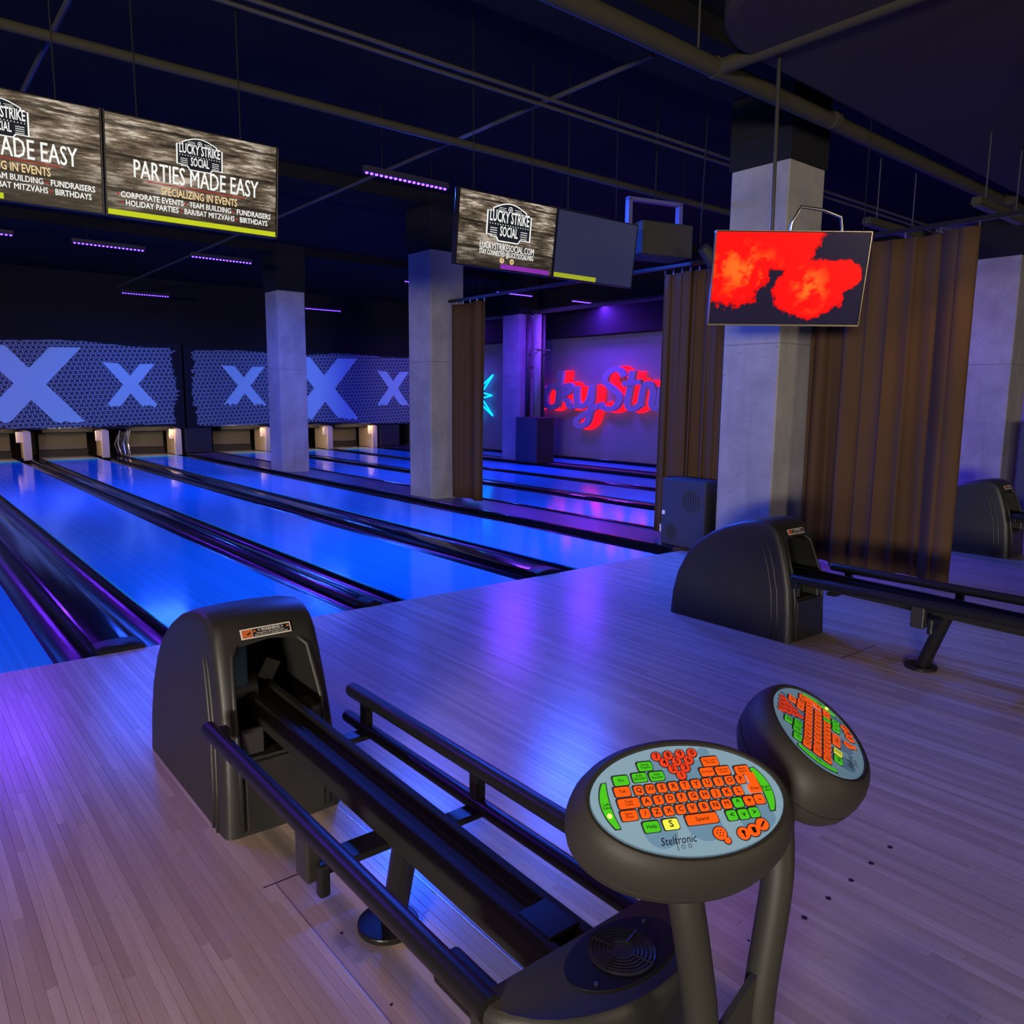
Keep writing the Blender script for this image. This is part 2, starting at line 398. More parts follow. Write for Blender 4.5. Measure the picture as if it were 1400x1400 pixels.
# ------------------------------------------------------------------ lanes, gutters, cappings
ORD = ['first', 'second', 'third', 'fourth', 'fifth', 'sixth', 'seventh', 'eighth']
LANES = [(-.39, .66), (1.36, 2.41), (2.94, 4.0), (4.71, 5.76), (6.98, 8.03), (8.68, 9.73), (10.22, 11.27), (12.15, 13.2)]
for i, (a, b) in enumerate(LANES):
    o = MB().box(a, b, FOUL, DECK, -.15, 0).build('bowling_lane', 'lane', bevel=.002)
    tag(o, ('blue glowing bowling lane, cut off by the left edge of the picture', 'blue glowing lane running from behind the nearest ball return', 'third glowing blue lane from the left', 'fourth blue lane, just left of the columns and curtains',
            'blue lane nearest behind the curtains', 'blue lane second behind the curtains', 'blue lane third behind the curtains', 'narrow strip of blue lane along the red sign wall')[i], 'bowling lane', 'bowling lanes')
def gutter(x0, x1, parent, yend=None):
    yend = yend or LEND
    n = 14; rings = []
    prof = []
    for k in range(n+1):
        t = PI*k/n; prof.append(((x0+x1)/2-(x1-x0)/2*math.cos(t), -.012-.075*math.sin(t)))
    mb = MB()
    for k in range(n):
        a, b = prof[k], prof[k+1]
        mb.quad((a[0], FOUL, a[1]), (b[0], FOUL, b[1]), (b[0], yend, b[1]), (a[0], yend, a[1]))
    bm = bmesh.new(); me = mb.mesh(); bm.from_mesh(me); bmesh.ops.remove_doubles(bm, verts=bm.verts, dist=1e-5)
    bmesh.ops.recalc_face_normals(bm, faces=bm.faces)
    if sum(f.normal.z for f in bm.faces) < 0: bmesh.ops.reverse_faces(bm, faces=bm.faces)
    bm.to_mesh(me); bm.free()
    return mkobj('gutter', me, 'gutter_black', parent, smooth=True)
def capping(c0, c1, parent, ht=.028):
    wd = c1-c0; prof = [(c0, -.10), (c0, ht*.55)]
    for k in range(9):
        t = k/8; prof.append((c0+wd*(.06+.88*t), ht*.55+ht*.45*math.sin(PI*(.15+.7*t))))
    prof += [(c1, ht*.55), (c1, -.10)]
    cap_o = MB().prism(prof, 'y', FOUL+.10, LEND).build('capping', 'gloss_black', parent, smooth='auto')
    # moulded nose at the foul line
    e = .012; rings = []
    for (y, s) in ((FOUL+.16, 1.0), (FOUL+.06, 1.04), (FOUL+.015, .96), (FOUL+.002, .55)):
        rings.append([(x if abs(z+.10) > 1e-6 else x, y, -.10 if z < -.05 else (z+.008)*s) for x, z in [(c0-e, -.10), (c0-e, ht*.55), (c0+wd*.15, ht), (c0+wd*.5, ht*1.08), (c1-wd*.15, ht), (c1+e, ht*.55), (c1+e, -.10)]])
    return cap_o, MB().loft(rings).build('nose_cap', 'satin_black', parent, smooth='auto')
def divider(x0, x1, g0, g1, label):
    t = thing('lane_divider', label, 'lane divider', ((x0+x1)/2, FOUL, 0), group='black lane dividers')
    t0 = Vector(t.location)
    for ch in (gutter(x0, g0, t), gutter(g1, x1, t)): ch.location = -t0
    for ch in capping(g0, g1, t): ch.location = -t0
tag(MB().box(-1.97, -.92, FOUL, DECK, -.15, 0).build('bowling_lane', 'lane', bevel=.002), 'blue lane wholly beyond the left picture edge', 'bowling lane', 'bowling lanes')
divider(-.92, -.39, -.705, -.605, 'black gutter pair beyond the left picture edge')
divider(.66, 1.36, .895, 1.125, 'wide glossy black gutters and flat capping left of the nearest ball return')
divider(2.41, 2.94, 2.625, 2.725, 'black gutter pair whose capping ends right of the nearest ball return')
divider(4.0, 4.71, 4.235, 4.475, 'wide black gutters and capping leading to the second ball return')
divider(8.03, 8.68, 8.25, 8.46, 'black gutters and capping nearest behind the curtains')
divider(9.73, 10.22, 9.94, 10.01, 'black gutters and capping farther behind the curtains')
def aisle(x0, x1, g0, g1, label):
    t = thing('column_aisle', label, 'walkway', ((x0+x1)/2, FOUL, 0)); t0 = Vector(t.location)
    obs = [gutter(x0, g0, t, DECK), gutter(g1, x1, t, DECK),
           MB().box(g0+.05, g1-.05, FOUL+.02, DECK, -.12, .030).build('walkway_board', 'aisle', t),
           MB().box(g0, g0+.05, FOUL+.02, DECK, -.12, .05).build('kerb', 'gloss_black', t, bevel=.008),
           MB().box(g1-.05, g1, FOUL+.02, DECK, -.12, .05).build('kerb', 'gloss_black', t, bevel=.008)]
    for o in obs: o.location = -t0
aisle(5.76, 6.98, 5.96, 6.78, 'purple lit walkway board between the lanes under the columns')
aisle(11.27, 12.15, 11.45, 11.98, 'dark walkway board with red glints beside the far speaker column')
# gutter closest to the sign wall
t = thing('wall_gutter', 'black gutter and kerb between last lane and sign wall', 'gutter', (13.35, FOUL, 0)); t0 = Vector(t.location)
for o in (gutter(13.2, 13.4, t, DECK), MB().box(13.4, 13.495, FOUL, DECK, -.12, .05).build('kerb', 'gloss_black', t, bevel=.008)): o.location = -t0

# ------------------------------------------------------------------ pin decks and masking
YM = 20.3
PITPOS = [('far kickback of the lane cut by the left picture edge', 1.0)]
kicks = [.9, 2.62, 4.2, 5.84, 8.14, 9.93, 11.35]
klab = ['tan kickback post left of all others at the pin decks', 'tan kickback post at far end of the first narrow divider', 'tan kickback post under the small printed cross left of the column',
        'tan kickback post beside the dark pier under the masking boards', 'tan kickback post left of the far concrete column', 'tan kickback post right of the far concrete column', 'tan kickback post just left of the middle concrete column']
for x, lb in zip(kicks, klab):
    t = thing('kickback', lb, 'kickback', (x, 20.3, 0), group='kickbacks at the pin decks')
    MB().prism([(0, 0), (.0, .66), (.9, .66), (.9, 0)], 'x', -.03, .03).build('side_board', 'kick', t, bevel=.006)
    MB().box(-.10, .06, -.06, .0, 0, .64).build('front_post', 'kick', t, bevel=.008)
    MB().box(-.22, -.10, -.03, .01, .40, .64).build('head_block', 'kick', t, bevel=.008)
clab = ['pit cushion behind the leftmost pin deck', 'grey pit cushion under the big left printed cross', 'grey pit cushion left of the dark pier', 'grey pit cushion just left of the pier and right of the machine frame', 'grey pit cushion left of the far column', 'grey pit cushion right of the far column', 'grey pit cushion beside the middle column']
for i, (a, b) in enumerate(LANES[:7]):
    t = thing('pit_cushion', clab[i], 'pit cushion', ((a+b)/2, 21.25, 0), group='pit cushions behind the pin decks')
    MB().box(-.51, .51, 0, .08, .16, .56).build('cushion_pad', 'cushion', t, bevel=.02)
    MB().box(-.52, .52, -.02, .06, .0, .15).build('pit_board', 'pit', t)
    MB().box(-.52, .52, .1, .9, -.1, .0).build('pit_floor', 'pit', t)
    MB().box(-.52, .52, -.7, -.62, .60, .66).build('sweep_bar', 'pit', t)
    area('pin_deck_light', ((a+b)/2, 20.17, .66), .9, .06, 6.5, (1, .70, .34), ((a+b)/2, 20.55, 0))
for (x, lb) in ((6.35, 'dark pier between pin decks under the gap in the masking boards'), (11.86, 'dark pier at the far right end of the pin decks')):
    tag(MB().box(x-.36, x+.28, 20.22, 20.9, .052, .66).build('pier', 'pit', bevel=.01), lb, 'pier', 'dark piers')
# bits of pinsetter machinery peeping out
for x, lb in ((4.6, 'steel pinsetter linkage beside the second lit kickback post'), (8.6, 'steel pinsetter cables beside the far column')):
    t = thing('pinsetter_linkage', lb, 'machinery', (x, 20.35, 0))
    mb = MB()
    for k in range(6):
        a = random.uniform(-.12, .12); mb.tube([(a, random.uniform(-.05, .2), .05), (a+random.uniform(-.08, .08), random.uniform(-.05, .2), .3), (a+random.uniform(-.1, .1), .1, .62)], .010, 6)
    mb.build('cable', 'steel', t)
    MB().box(-.1, .1, .25, .4, .1, .5).build('drive_box', 'pit', t, bevel=.01)
def mask_board(x0, x1, label, xs):
    z0, z1 = .67, 2.71
    cx = (x0+x1)/2
    t = thing('masking_board', label, 'masking board', (cx, YM, 0))
    MB().box(x0-.26-cx, x1+.26-cx, 0, .05, z0, z1).build('backing_board', 'black_paint', t)
    # brushed print with torn edges
    rnd = random.Random(int(x0*10)); top = []; bot = []
    n = int((x1-x0)/.05); tz = 2.62; bz = .74
    for k in range(n+1):
        x = x0+(x1-x0)*k/n-cx; s = math.sin(x*2.1+x0)*.03+math.sin(x*.7)*.03
        top.append((x, tz+s+rnd.uniform(-.012, .012))); bot.append((x, bz+math.sin(x*1.3+2)*.035+rnd.uniform(-.015, .015)))
    def side(xe, sgn):
        pts = []; z = bz+.03
        while z < tz-.03:
            e = rnd.uniform(-.02, .035)+.05*math.sin(z*5+xe); 
            if rnd.random() < .35: e += rnd.uniform(-.05, .12)
            pts.append((xe-cx+sgn*e, z)); z += .035
        return pts
    L = side(x0, -1); R = side(x1, 1)
    n = 60                                        # strips between the two ragged outlines
    mb = MB()
    def lerp(arr, z):
        for a, b in zip(arr, arr[1:]):
            if a[1] <= z <= b[1]: return a[0]+(b[0]-a[0])*(z-a[1])/(b[1]-a[1])
        return arr[0][0] if z < arr[0][1] else arr[-1][0]
    rowsz = sorted(set([q[1] for q in L]))
    for a, b in zip(rowsz, rowsz[1:]):
        mb.quad((lerp(L, a), -.004, a), (lerp(R, a), -.004, a), (lerp(R, b), -.004, b), (lerp(L, b), -.004, b))
    zt, zb = rowsz[-1], rowsz[0]
    for k in range(1, len(top)-2):
        mb.quad((top[k][0], -.004, zt), (top[k+1][0], -.004, zt), (top[k+1][0], -.004, max(top[k+1][1], zt)), (top[k][0], -.004, max(top[k][1], zt)))
        mb.quad((bot[k][0], -.004, min(bot[k][1], zb)), (bot[k+1][0], -.004, min(bot[k+1][1], zb)), (bot[k+1][0], -.004, zb), (bot[k][0], -.004, zb))
    mb.build('printed_field', 'mask', t)
    for (xc, zc, wd, ht, big) in xs:
        sw = wd*.30; x = xc-cx; mb = MB()
        def bar(sg):
            # a brushed diagonal: straight sides, torn foot
            a = (x-sg*(wd/2), zc+ht/2); b = (x+sg*(wd/2), zc-ht/2)
            top_l, top_r = a[0]-sg*0, a[0]+sg*sw
            yl, yr = b[0]-sg*sw, b[0]
            k = 10; pts = [(top_l, -.008, a[1]+.01), (top_r, -.008, a[1]-.01)]
            foot = []
            for j in range(k+1):
                q = j/k; foot.append((yr+(yl-yr)*q, -.008, b[1]+rnd.uniform(-.05, .03)))
            return pts+foot
        for j, sg in enumerate((1, -1)):
            p = bar(sg); p = [(q[0], q[1]-j*.0015, q[2]) for q in p]
            i = len(mb.v); mb.v += p; mb.f.append(tuple(range(i, i+len(p))))
        mb.build('printed_cross', 'mask_x', t)
mask_board(-3.6, 5.80, 'long left masking board with big and small brushed crosses', [(2.76, 1.69, 2.1, 1.66, 1), (4.81, 1.715, 1.15, .99, 0), (.6, 1.71, 1.15, .99, 0)])
mask_board(6.28, 13.15, 'right masking board with brushed crosses seen between the columns', [(7.54, 1.74, 1.14, .98, 0), (9.80, 1.70, 2.05, 1.68, 1), (12.0, 1.74, 1.08, .96, 0)])

# ------------------------------------------------------------------ columns
def column(x, y, label, dx=.56, dy=.58, top=3.5):
    t = thing('concrete_column', label, 'column', (x, y, 0), group='concrete columns')
    MB().box(0, dx, 0, dy, -.1 if y > FOUL else 0, top).build('shaft', 'concrete', t, bevel=.012)
    MB().box(-.015, dx+.015, -.015, dy+.015, top, ZC).build('painted_top', 'black_paint', t)
    return t
column(6.15, 3.88, 'nearest concrete column behind the red smoke screen')
column(6.12, 9.32, 'concrete column in the middle, with a short curtain beside it')
column(5.98, 14.25, 'concrete column farthest down the lanes, in front of the printed board', top=3.42, dx=.54)
column(11.5, 3.87, 'concrete column at the right edge beyond the long curtain', top=3.35)
tf = column(11.5, 13.86, 'slim far column with pipes and a speaker cabinet', top=3.36, dx=.5, dy=.62)
t = thing('pipe_run', 'grey vertical pipes strapped to the slim far column', 'pipe', (11.62, 13.72, 1.06))
for k, (dx, dd, r) in enumerate(((.02, .0, .06), (.25, -.05, .09), (.45, -.02, .05))):
    MB().tube([(dx, dd, 0), (dx, dd, 2.3)], r, 10).build('pipe', 'concrete' if k == 1 else 'dull_metal', t, smooth=True)
MB().box(-.1, .56, -.15, -.142, 1.5, 1.53).build('strap', 'steel', t)

# ------------------------------------------------------------------ curtains on their track
def curtain(y0, y1, label, seed, folds, x=6.42, ztop=2.76, zbot=.07, amp=.07):
    rnd = random.Random(seed); ph = [rnd.uniform(0, 6.28) for _ in range(4)]
    n = int(folds*22); nz = 12
    t = thing('curtain', label, 'curtain', (x, (y0+y1)/2, 0), group='brown curtains')
    v = []; f = []
    for i in range(n+1):
        s = i/n
        for j in range(nz+1):
            z = zbot+(ztop-zbot)*j/nz; k = 1-.35*j/nz
            a = amp*k*(math.sin(2*PI*folds*s+ph[0]+1.5*math.sin(4.3*s+ph[1])+.15*math.sin(2*z))*(.45+.4*math.sin(7*s+ph[2]))+.5*math.sin(2*PI*folds*.37*s+ph[2]+.25*z)+.22*math.sin(2*PI*folds*2.3*s+ph[3]+.3*z))
            yy = y0+(y1-y0)*s+.02*math.sin(2*PI*folds*s*2+ph[3])-(y0+y1)/2
            v.append((a, yy, z))
    for i in range(n):
        for j in range(nz):
            a = i*(nz+1)+j; f.append((a, a+nz+1, a+nz+2, a+1))
    me = bpy.data.meshes.new('curtain_cloth'); me.from_pydata(v, [], f)
    o = mkobj('curtain_cloth', me, 'curtain', t, smooth=True)
    sm = o.modifiers.new('thick', 'SOLIDIFY'); sm.thickness = .006
    for k in range(int(folds*1.2)+2):
        s = k/(int(folds*1.2)+1); yy = y0+(y1-y0)*s-(y0+y1)/2
        MB().tube([(0, yy, ztop-.005), (0, yy, 2.80)], .006, 6).build('hook', 'steel', t)
    return t
curtain(9.28, 8.48, 'short brown curtain gathered beside the middle concrete column', 3, 4)
cA = curtain(5.48, 4.50, 'brown curtain gathered behind the loudspeaker at the foul line', 5, 7, x=6.50)
curtain(3.80, 2.46, 'wide brown curtain drawn out right of the nearest concrete column', 8, 4, amp=.10)
MB().box(-.094, -.086, .30, .36, .09, .17).build('care_tag', 'tag_white', cA)
for (y0, y1, lb) in ((9.30, 4.50, 'blue lit curtain track from the middle to the nearest column'), (3.86, .4, 'curtain track running right from the nearest column')):
    t = thing('curtain_track', lb, 'curtain track', (6.42, (y0+y1)/2, 2.8)); L = (y0-y1)/2
    MB().box(-.02, .02, -L, L, 0, .035).build('channel', 'rail', t, bevel=.004)
    for k in (-.7, 0, .7): MB().tube([(0, k*L, .045), (0, k*L, ZC-2.8)], .004, 6).build('hanger', 'black_paint', t)

# ------------------------------------------------------------------ loudspeakers
def speaker(name, label, loc, sx, sy, sz, rz=0, ports=True):
    t = thing(name, label, 'speaker', loc, rz, 'loudspeaker cabinets')
    MB().box(0, sx, 0, sy, 0, sz).build('cabinet', 'speaker', t, bevel=.008)
    MB().box(-.012, 0, .012, sy-.012, .012, sz-.012).build('front_grille', 'grille', t, bevel=.003)
    MB().box(-.013, -.001, 0, .010, .0, sz).build('edge_strip', 'dull_metal', t)
    if ports:
        for (py, pz, r) in ((.17, sz*.70, .11), (.40, sz*.22, .075)):
            ring = lambda rr, x: [(x, py+rr*math.cos(2*PI*k/28), pz+rr*math.sin(2*PI*k/28)) for k in range(28)]
            MB().loft([ring(r, -.0125), ring(r, -.016), ring(r*.92, -.016), ring(r*.86, -.004)], False, True).build('port', 'hole', t, smooth='auto')
            for k in range(7):
                yy = py-r*.8+k*r*1.6/6; hh = math.sqrt(max(r*r-(yy-py)**2, 0))*.92
                MB().box(-.017, -.013, yy-.002, yy+.002, pz-hh, pz+hh).build('bar', 'speaker', t)
        MB().box(-.0135, -.0122, .485, .52, sz*.46, sz*.52).build('badge', 'tag_white', t)
    return t
speaker('loudspeaker', 'dark blue lit loudspeaker with two round ports on the walkway', (6.10, 4.54, .032), .28, .54, .67)
speaker('loudspeaker', 'tall dark speaker cabinet on the slim far column', (11.36, 13.05, .032), .5, .75, 1.02, ports=False)
speaker('loudspeaker', 'black cabinet with rivets behind the rightmost ball return', (10.9, 2.6, 0), .5, .9, 1.25, ports=False)

# ------------------------------------------------------------------ sign wall: script letters and starburst
def catmull(pts, n=7):
    out = []; P = [pts[0]]+pts+[pts[-1]]
    for i in range(1, len(P)-2):
        a, b, c, d = P[i-1], P[i], P[i+1], P[i+2]
        for k in range(n):
            t = k/n; t2, t3 = t*t, t*t*t
            out.append(tuple(.5*(2*b[j]+(c[j]-a[j])*t+(2*a[j]-5*b[j]+4*c[j]-d[j])*t2+(3*b[j]-a[j]-3*c[j]+d[j])*t3) for j in (0, 1)))
    out.append(pts[-1]); return out
LET = {  # brush-script strokes in letter units: baseline 0, x height 1
 'L': [[(.75, 1.5), (.55, 1.75), (.3, 1.5), (.35, .8), (.1, .05), (.35, 0), (.9, .08)]],
 'u': [[(0, .95), (.02, .2), (.2, 0), (.5, .3), (.6, .95), (.58, .2), (.75, .05)]],
 'c': [[(.55, .8), (.35, 1), (.08, .6), (.1, .12), (.35, 0), (.62, .25)]],
 'k': [[(0, .0), (.06, .9), (.12, 1.65)], [(.05, .35), (.3, .9), (.5, .98), (.48, .72), (.12, .45), (.4, .3), (.5, .05), (.7, .08)]],
 'y': [[(.0, .95), (.02, .3), (.2, .05), (.48, .35), (.6, .98), (.56, .0), (.42, -.62), (.12, -.8), (.02, -.55), (.35, -.25), (.8, .1)]],
 'S': [[(.85, 1.32), (.62, 1.62), (.28, 1.5), (.2, 1.1), (.5, .78), (.72, .42), (.5, .02), (.15, .02), (.02, .25)]],
 't': [[(.32, 1.55), (.24, .8), (.18, .2), (.35, 0), (.6, .2)], [(.0, 1.02), (.62, 1.1)]],
 'r': [[(.02, .1), (.12, .9), (.3, 1.0), (.42, .7), (.4, .15), (.6, .02)]],
 'i': [[(.1, .9), (.05, .15), (.2, 0), (.35, .2)]],
 'e': [[(.05, .45), (.4, .6), (.38, .95), (.12, .8), (.08, .2), (.3, 0), (.6, .25)]]}
def ribbon(mb, pts, x0, x1, w, f, dx=0):
    rings = []
    for i, p in enumerate(pts):
        a = Vector(pts[max(i-1, 0)]); b = Vector(pts[min(i+1, len(pts)-1)]); d = (b-a).normalized(); nn = Vector((-d.y, d.x))
        q0 = Vector(p)+nn*w; q1 = Vector(p)-nn*w
        e = .012*i/len(pts)+dx; rings.append([f(q0, x0-e), f(q1, x0-e), f(q1, x1), f(q0, x1)])
    mb.loft(rings)
sgn = thing('wall_sign', 'purple script letters with red halo light on the side wall', 'sign', (13.46, 15.4, 1.24))
BASE = [('L', 16.3), ('u', 15.44), ('c', 14.84), ('k', 14.34), ('y', 13.68), ('S', 12.90), ('t', 12.18), ('r', 11.66), ('i', 11.15), ('k', 10.8), ('e', 10.1)]
ysc, zsc = .90, .545
for ch, yl in BASE:
    mbf, mbr = MB(), MB()
    for si, stroke in enumerate(LET[ch]):
        pts = catmull(stroke)
        fpt = lambda q, x: (x, (yl-15.4)-q[0]*ysc, q[1]*zsc+.02)
        ribbon(mbf, pts, -.34, -.26, .105, fpt, si*.016)
        ribbon(mbr, pts, -.06, -.02, .165, fpt, si*.016)  # glowing ribbon stands in for the red light thrown on the wall
    mbf.build('letter', 'sign_face', sgn); mbr.build('halo_glow', 'sign_red', sgn)
star = thing('neon_star', 'cyan neon starburst outline left of the red sign', 'neon sign', (13.40, 18.05, 1.545))
mb = MB(); ns = 10; pts = []
for k in range(ns*2):
    r = (.95 if (k//2) % 2 == 0 else .72) if k % 2 == 0 else .26
    a = 2*PI*k/(ns*2); pts.append((0, r*math.cos(a)*.98, r*math.sin(a)))
for a, b in zip(pts, pts[1:]+pts[:1]): mb.tube([a, b], .024, 8)
mb.build('neon_tube', 'neon_blue', star, smooth=True)
MB().loft([[(.02, .28*math.cos(2*PI*k/20), .28*math.sin(2*PI*k/20)) for k in range(20)], [(.08, .28*math.cos(2*PI*k/20), .28*math.sin(2*PI*k/20)) for k in range(20)]]).build('backplate', 'pit', star)

# ------------------------------------------------------------------ UV bars
BARS = [(3.83, 6.98, 'violet LED bar nearest the camera, between the two screen pairs'), (-1.7, 6.98, 'added violet LED bar over the lanes beyond the left picture edge'), (6.2, 6.98, 'added violet LED bar hidden above the dark idle screen'),  # the off-frame and the hidden bar are added to light the approach
        (.72, 12.85, 'violet LED bar cut by the left edge of the picture'), (2.39, 12.85, 'violet LED bar under the left hanging screen'), (4.02, 12.85, 'violet LED bar under the second hanging screen'),
        (7.86, 12.85, 'violet LED bar peeping out beside the middle column'), (10.03, 12.85, 'short looking violet LED bar below the dark screen'), (12.14, 12.85, 'violet LED bar right, near the sign wall bulkhead'),
        (4.29, 18.40, 'far violet LED bar over the small left printed cross'), (8.42, 18.40, 'far violet LED bar right of the far column'), (.0, 18.40, 'far violet LED bar beyond the left picture edge'), (12.3, 18.4, 'added far violet LED bar at the end of the sign wall'),  # the bar by the sign wall is added to light the masking boards
        (9.65, 6.98, 'added violet LED bar behind the red smoke screen'), (11.9, 6.98, 'added violet LED bar deep behind the red smoke screen')]  # both added out of sight to light the right-hand lanes and approach
for (x, y, lb) in BARS:
    t = thing('uv_light_bar', lb, 'light bar', (x, y, 3.6), group='violet LED bars on the ceiling')
    MB().box(0, .97, -.03, .03, .012, .07).build('housing', 'uv_body', t, bevel=.004)
    led = MB()
    for k in range(18): led.disc((.035+k*.053, 0, .0), .014, .012, 10)
    led.build('led_row', 'uv_led', t)['kind'] = 'stuff'
    for k in (.2, .77): MB().tube([(k, 0, .07), (k, 0, ZC-3.6)], .004, 6).build('hanger', 'black_paint', t)
    pw = (2.5 if 3 < x < 9 else 1.5 if x > 9 else 1.2) if y < 8 else 1.15 if y > 16 else 2.2 if x > 9.5 else 1.5
    area('uv_glow', (x+.485, y, 3.585), .97, .05, UV_POWER*pw, VIOLET if (x > 9.5 or x < 1) else UV, (x+.485, y-(2.1 if y < 8 else .25), 0), 150 if y < 8 else 180)

# ------------------------------------------------------------------ pipes, conduits, soffit, fixtures
def run(name, label, pts, r, m='pipe', n=12, cat='pipe'):
    c = sum((Vector(p) for p in pts), Vector())/len(pts)
    t = thing(name, label, cat, c)
    MB().tube([Vector(p)-c for p in pts], r, n).build('pipe_body', m, t, smooth='auto'); return t
t = run('ceiling_pipe', 'thick olive pipe crossing the top right corner', [(2.0, 3.50, 3.72), (13.4, 3.68, 3.72)], .062)
for x in (4.66, 6.2, 10.0):
    MB().tube([(x-7.7-.035, -.05, 0), (x-7.7+.035, -.05, 0)], .070, 12).build('coupling', 'pipe', t, smooth='auto')
for x in (4.45, 8.2): MB().tube([(x-7.7, -.05, .06), (x-7.7, -.05, ZC-3.72)], .008, 6).build('hanger', 'dull_metal', t)
run('ceiling_pipe', 'branch pipe joining the thick olive pipe from the camera side', [(4.66, 3.48, 3.72), (4.72, -1.0, 3.72)], .052)
run('conduit', 'olive conduit crossing above the lane screens', [(-2, 5.92, 3.70), (13, 5.92, 3.70)], .034)
run('conduit', 'thin upper conduit ahead of the olive one', [(-2, 4.68, 3.72), (13, 4.72, 3.72)], .014, 'dull_metal', 8)
run('conduit', 'second thin conduit running close beside the upper one', [(-2, 4.80, 3.72), (13, 4.84, 3.72)], .014, 'dull_metal', 8)
run('conduit', 'bluish conduit running down the lanes past the near LED bar', [(4.30, 3.8, 3.79), (4.34, 19, 3.79)], .018, 'dull_metal', 8)
run('conduit', 'bluish conduit at the top left above the screens', [(1.10, 3.0, 3.79), (1.12, 19, 3.79)], .018, 'dull_metal', 8)
run('conduit', 'dark conduit along the sign wall bulkhead', [(11.9, 6, 3.42), (11.9, 19, 3.42)], .05, 'dull_metal', 8)
# flat duct with a rounded end near the top right corner
poly = []
for k in range(13):
    a = PI/2+PI/2*k/12; poly.append((4.62+.75*math.cos(a), 2.53+.75*math.sin(a)))
poly = [(13.2, 3.50)]+[(4.62, 3.28)]+poly[1:]+[(3.87, -4.0), (13.2, -4.0)]
d = MB().prism(poly, 'z', 3.70, 4.2).build('ceiling_duct', 'soffit', bevel=.04)
tag(d, 'wide flat painted duct with rounded corner above the camera', 'duct')
for (x, y, ln, lb) in ((5.55, 3.05, .95, 'unlit hanging batten lamp right of the red smoke screen'), (7.05, 2.55, .75, 'unlit hanging batten lamp under the thick pipe')):
    pass
def batten(p0, p1, label):
    c = (Vector(p0)+Vector(p1))/2; t = thing('batten_lamp', label, 'lamp', c, group='unlit batten lamps')
    a = Vector(p0)-c; b = Vector(p1)-c; dr = (b-a).normalized(); s = Vector((-dr.y, dr.x, 0))*.045
    ring = lambda q: [q-s, q+s, q+s*.8+Vector((0, 0, .06)), q-s*.8+Vector((0, 0, .06))]
    MB().loft([ring(a), ring(b)]).build('body', 'pipe', t, bevel=.005)
    MB().loft([[q+Vector((0, 0, -.012)) for q in (a*.96-s*.7, a*.96+s*.7, b*.96+s*.7, b*.96-s*.7)], [a*.96-s*.7, a*.96+s*.7, b*.96+s*.7, b*.96-s*.7]]).build('diffuser', 'grey_plastic', t)
    for k in (.18, .85):
        q = a+(b-a)*k; MB().tube([q+Vector((0, 0, .06)), q+Vector((0, 0, ZC-c.z))], .006, 6).build('rod', 'dull_metal', t)
def floorpt(px, py, z):
    d = (px-700)/FPX*cr-(py-700)/FPX*cu+cf; return Vector((0, 0, H))+d*((z-H)/d.z)
batten(floorpt(1184, 306, 3.1), floorpt(1256, 326, 3.1), 'unlit hanging batten lamp right of the red smoke screen')
batten(floorpt(1334, 279, 3.1), floorpt(1396, 306, 3.1), 'unlit hanging batten lamp at the right edge under the pipe')
# hanging speaker in its bracket
hb = at(897, 312, 7.4); t = thing('ceiling_speaker', 'dark box speaker in a blue lit bracket beside the dark screen', 'speaker', hb, -.25)
MB().box(-.27, .30, -.18, .18, -.28, .02).build('cabinet', 'speaker_case', t, bevel=.015)
MB().box(-.33, -.29, -.03, .03, -.10, .24).build('bracket_arm', 'bracket', t); MB().box(.24, .28, -.03, .03, -.10, .24).build('bracket_arm', 'bracket', t)
MB().box(-.33, .28, -.03, .03, .22, .25).build('bracket_bar', 'bracket', t)
MB().tube([(-.02, 0, .25), (-.02, 0, ZC-hb.z)], .008, 6).build('hanger', 'black_paint', t)
# a warm accent spot over the lounge edge, thrown on the wide curtain
t = thing('track_spot', 'warm accent spotlight under the duct, thrown on the wide curtain', 'spotlight', (5.0, 1.55, 3.60))
MB().tube([(0, 0, .02), (.10, .09, -.10)], [.04, .055], 14).build('barrel', 'speaker', t, smooth='auto')
MB().tube([(0, 0, .0), (0, 0, .10)], .012, 8).build('stem', 'speaker', t)
sl = bpy.data.lights.new('accent_spot', 'SPOT'); sl.energy = 70; sl.color = (1, .5, .16); sl.spot_size = math.radians(20); sl.spot_blend = 1; sl.shadow_soft_size = .03
so = bpy.data.objects.new('accent_spot', sl); COL.objects.link(so); so.location = (5.12, 1.66, 3.48)
so.rotation_euler = (Vector((6.4, 2.72, 1.88))-so.location).to_track_quat('-Z', 'Y').to_euler()
# small clamp spotlight
sp = at(961, 338, 7.0); t = thing('spotlight', 'small clamp spotlight left of the red smoke screen', 'spotlight', sp, .4)
MB().tube([(0, 0, 0), (.10, -.08, -.12)], [.05, .07], 14).build('barrel', 'speaker', t, smooth='auto')
MB().tube([(-.02, .02, .02), (-.02, .02, .15), (0, 0, ZC-sp.z)], .006, 6).build('clamp', 'black_paint', t)

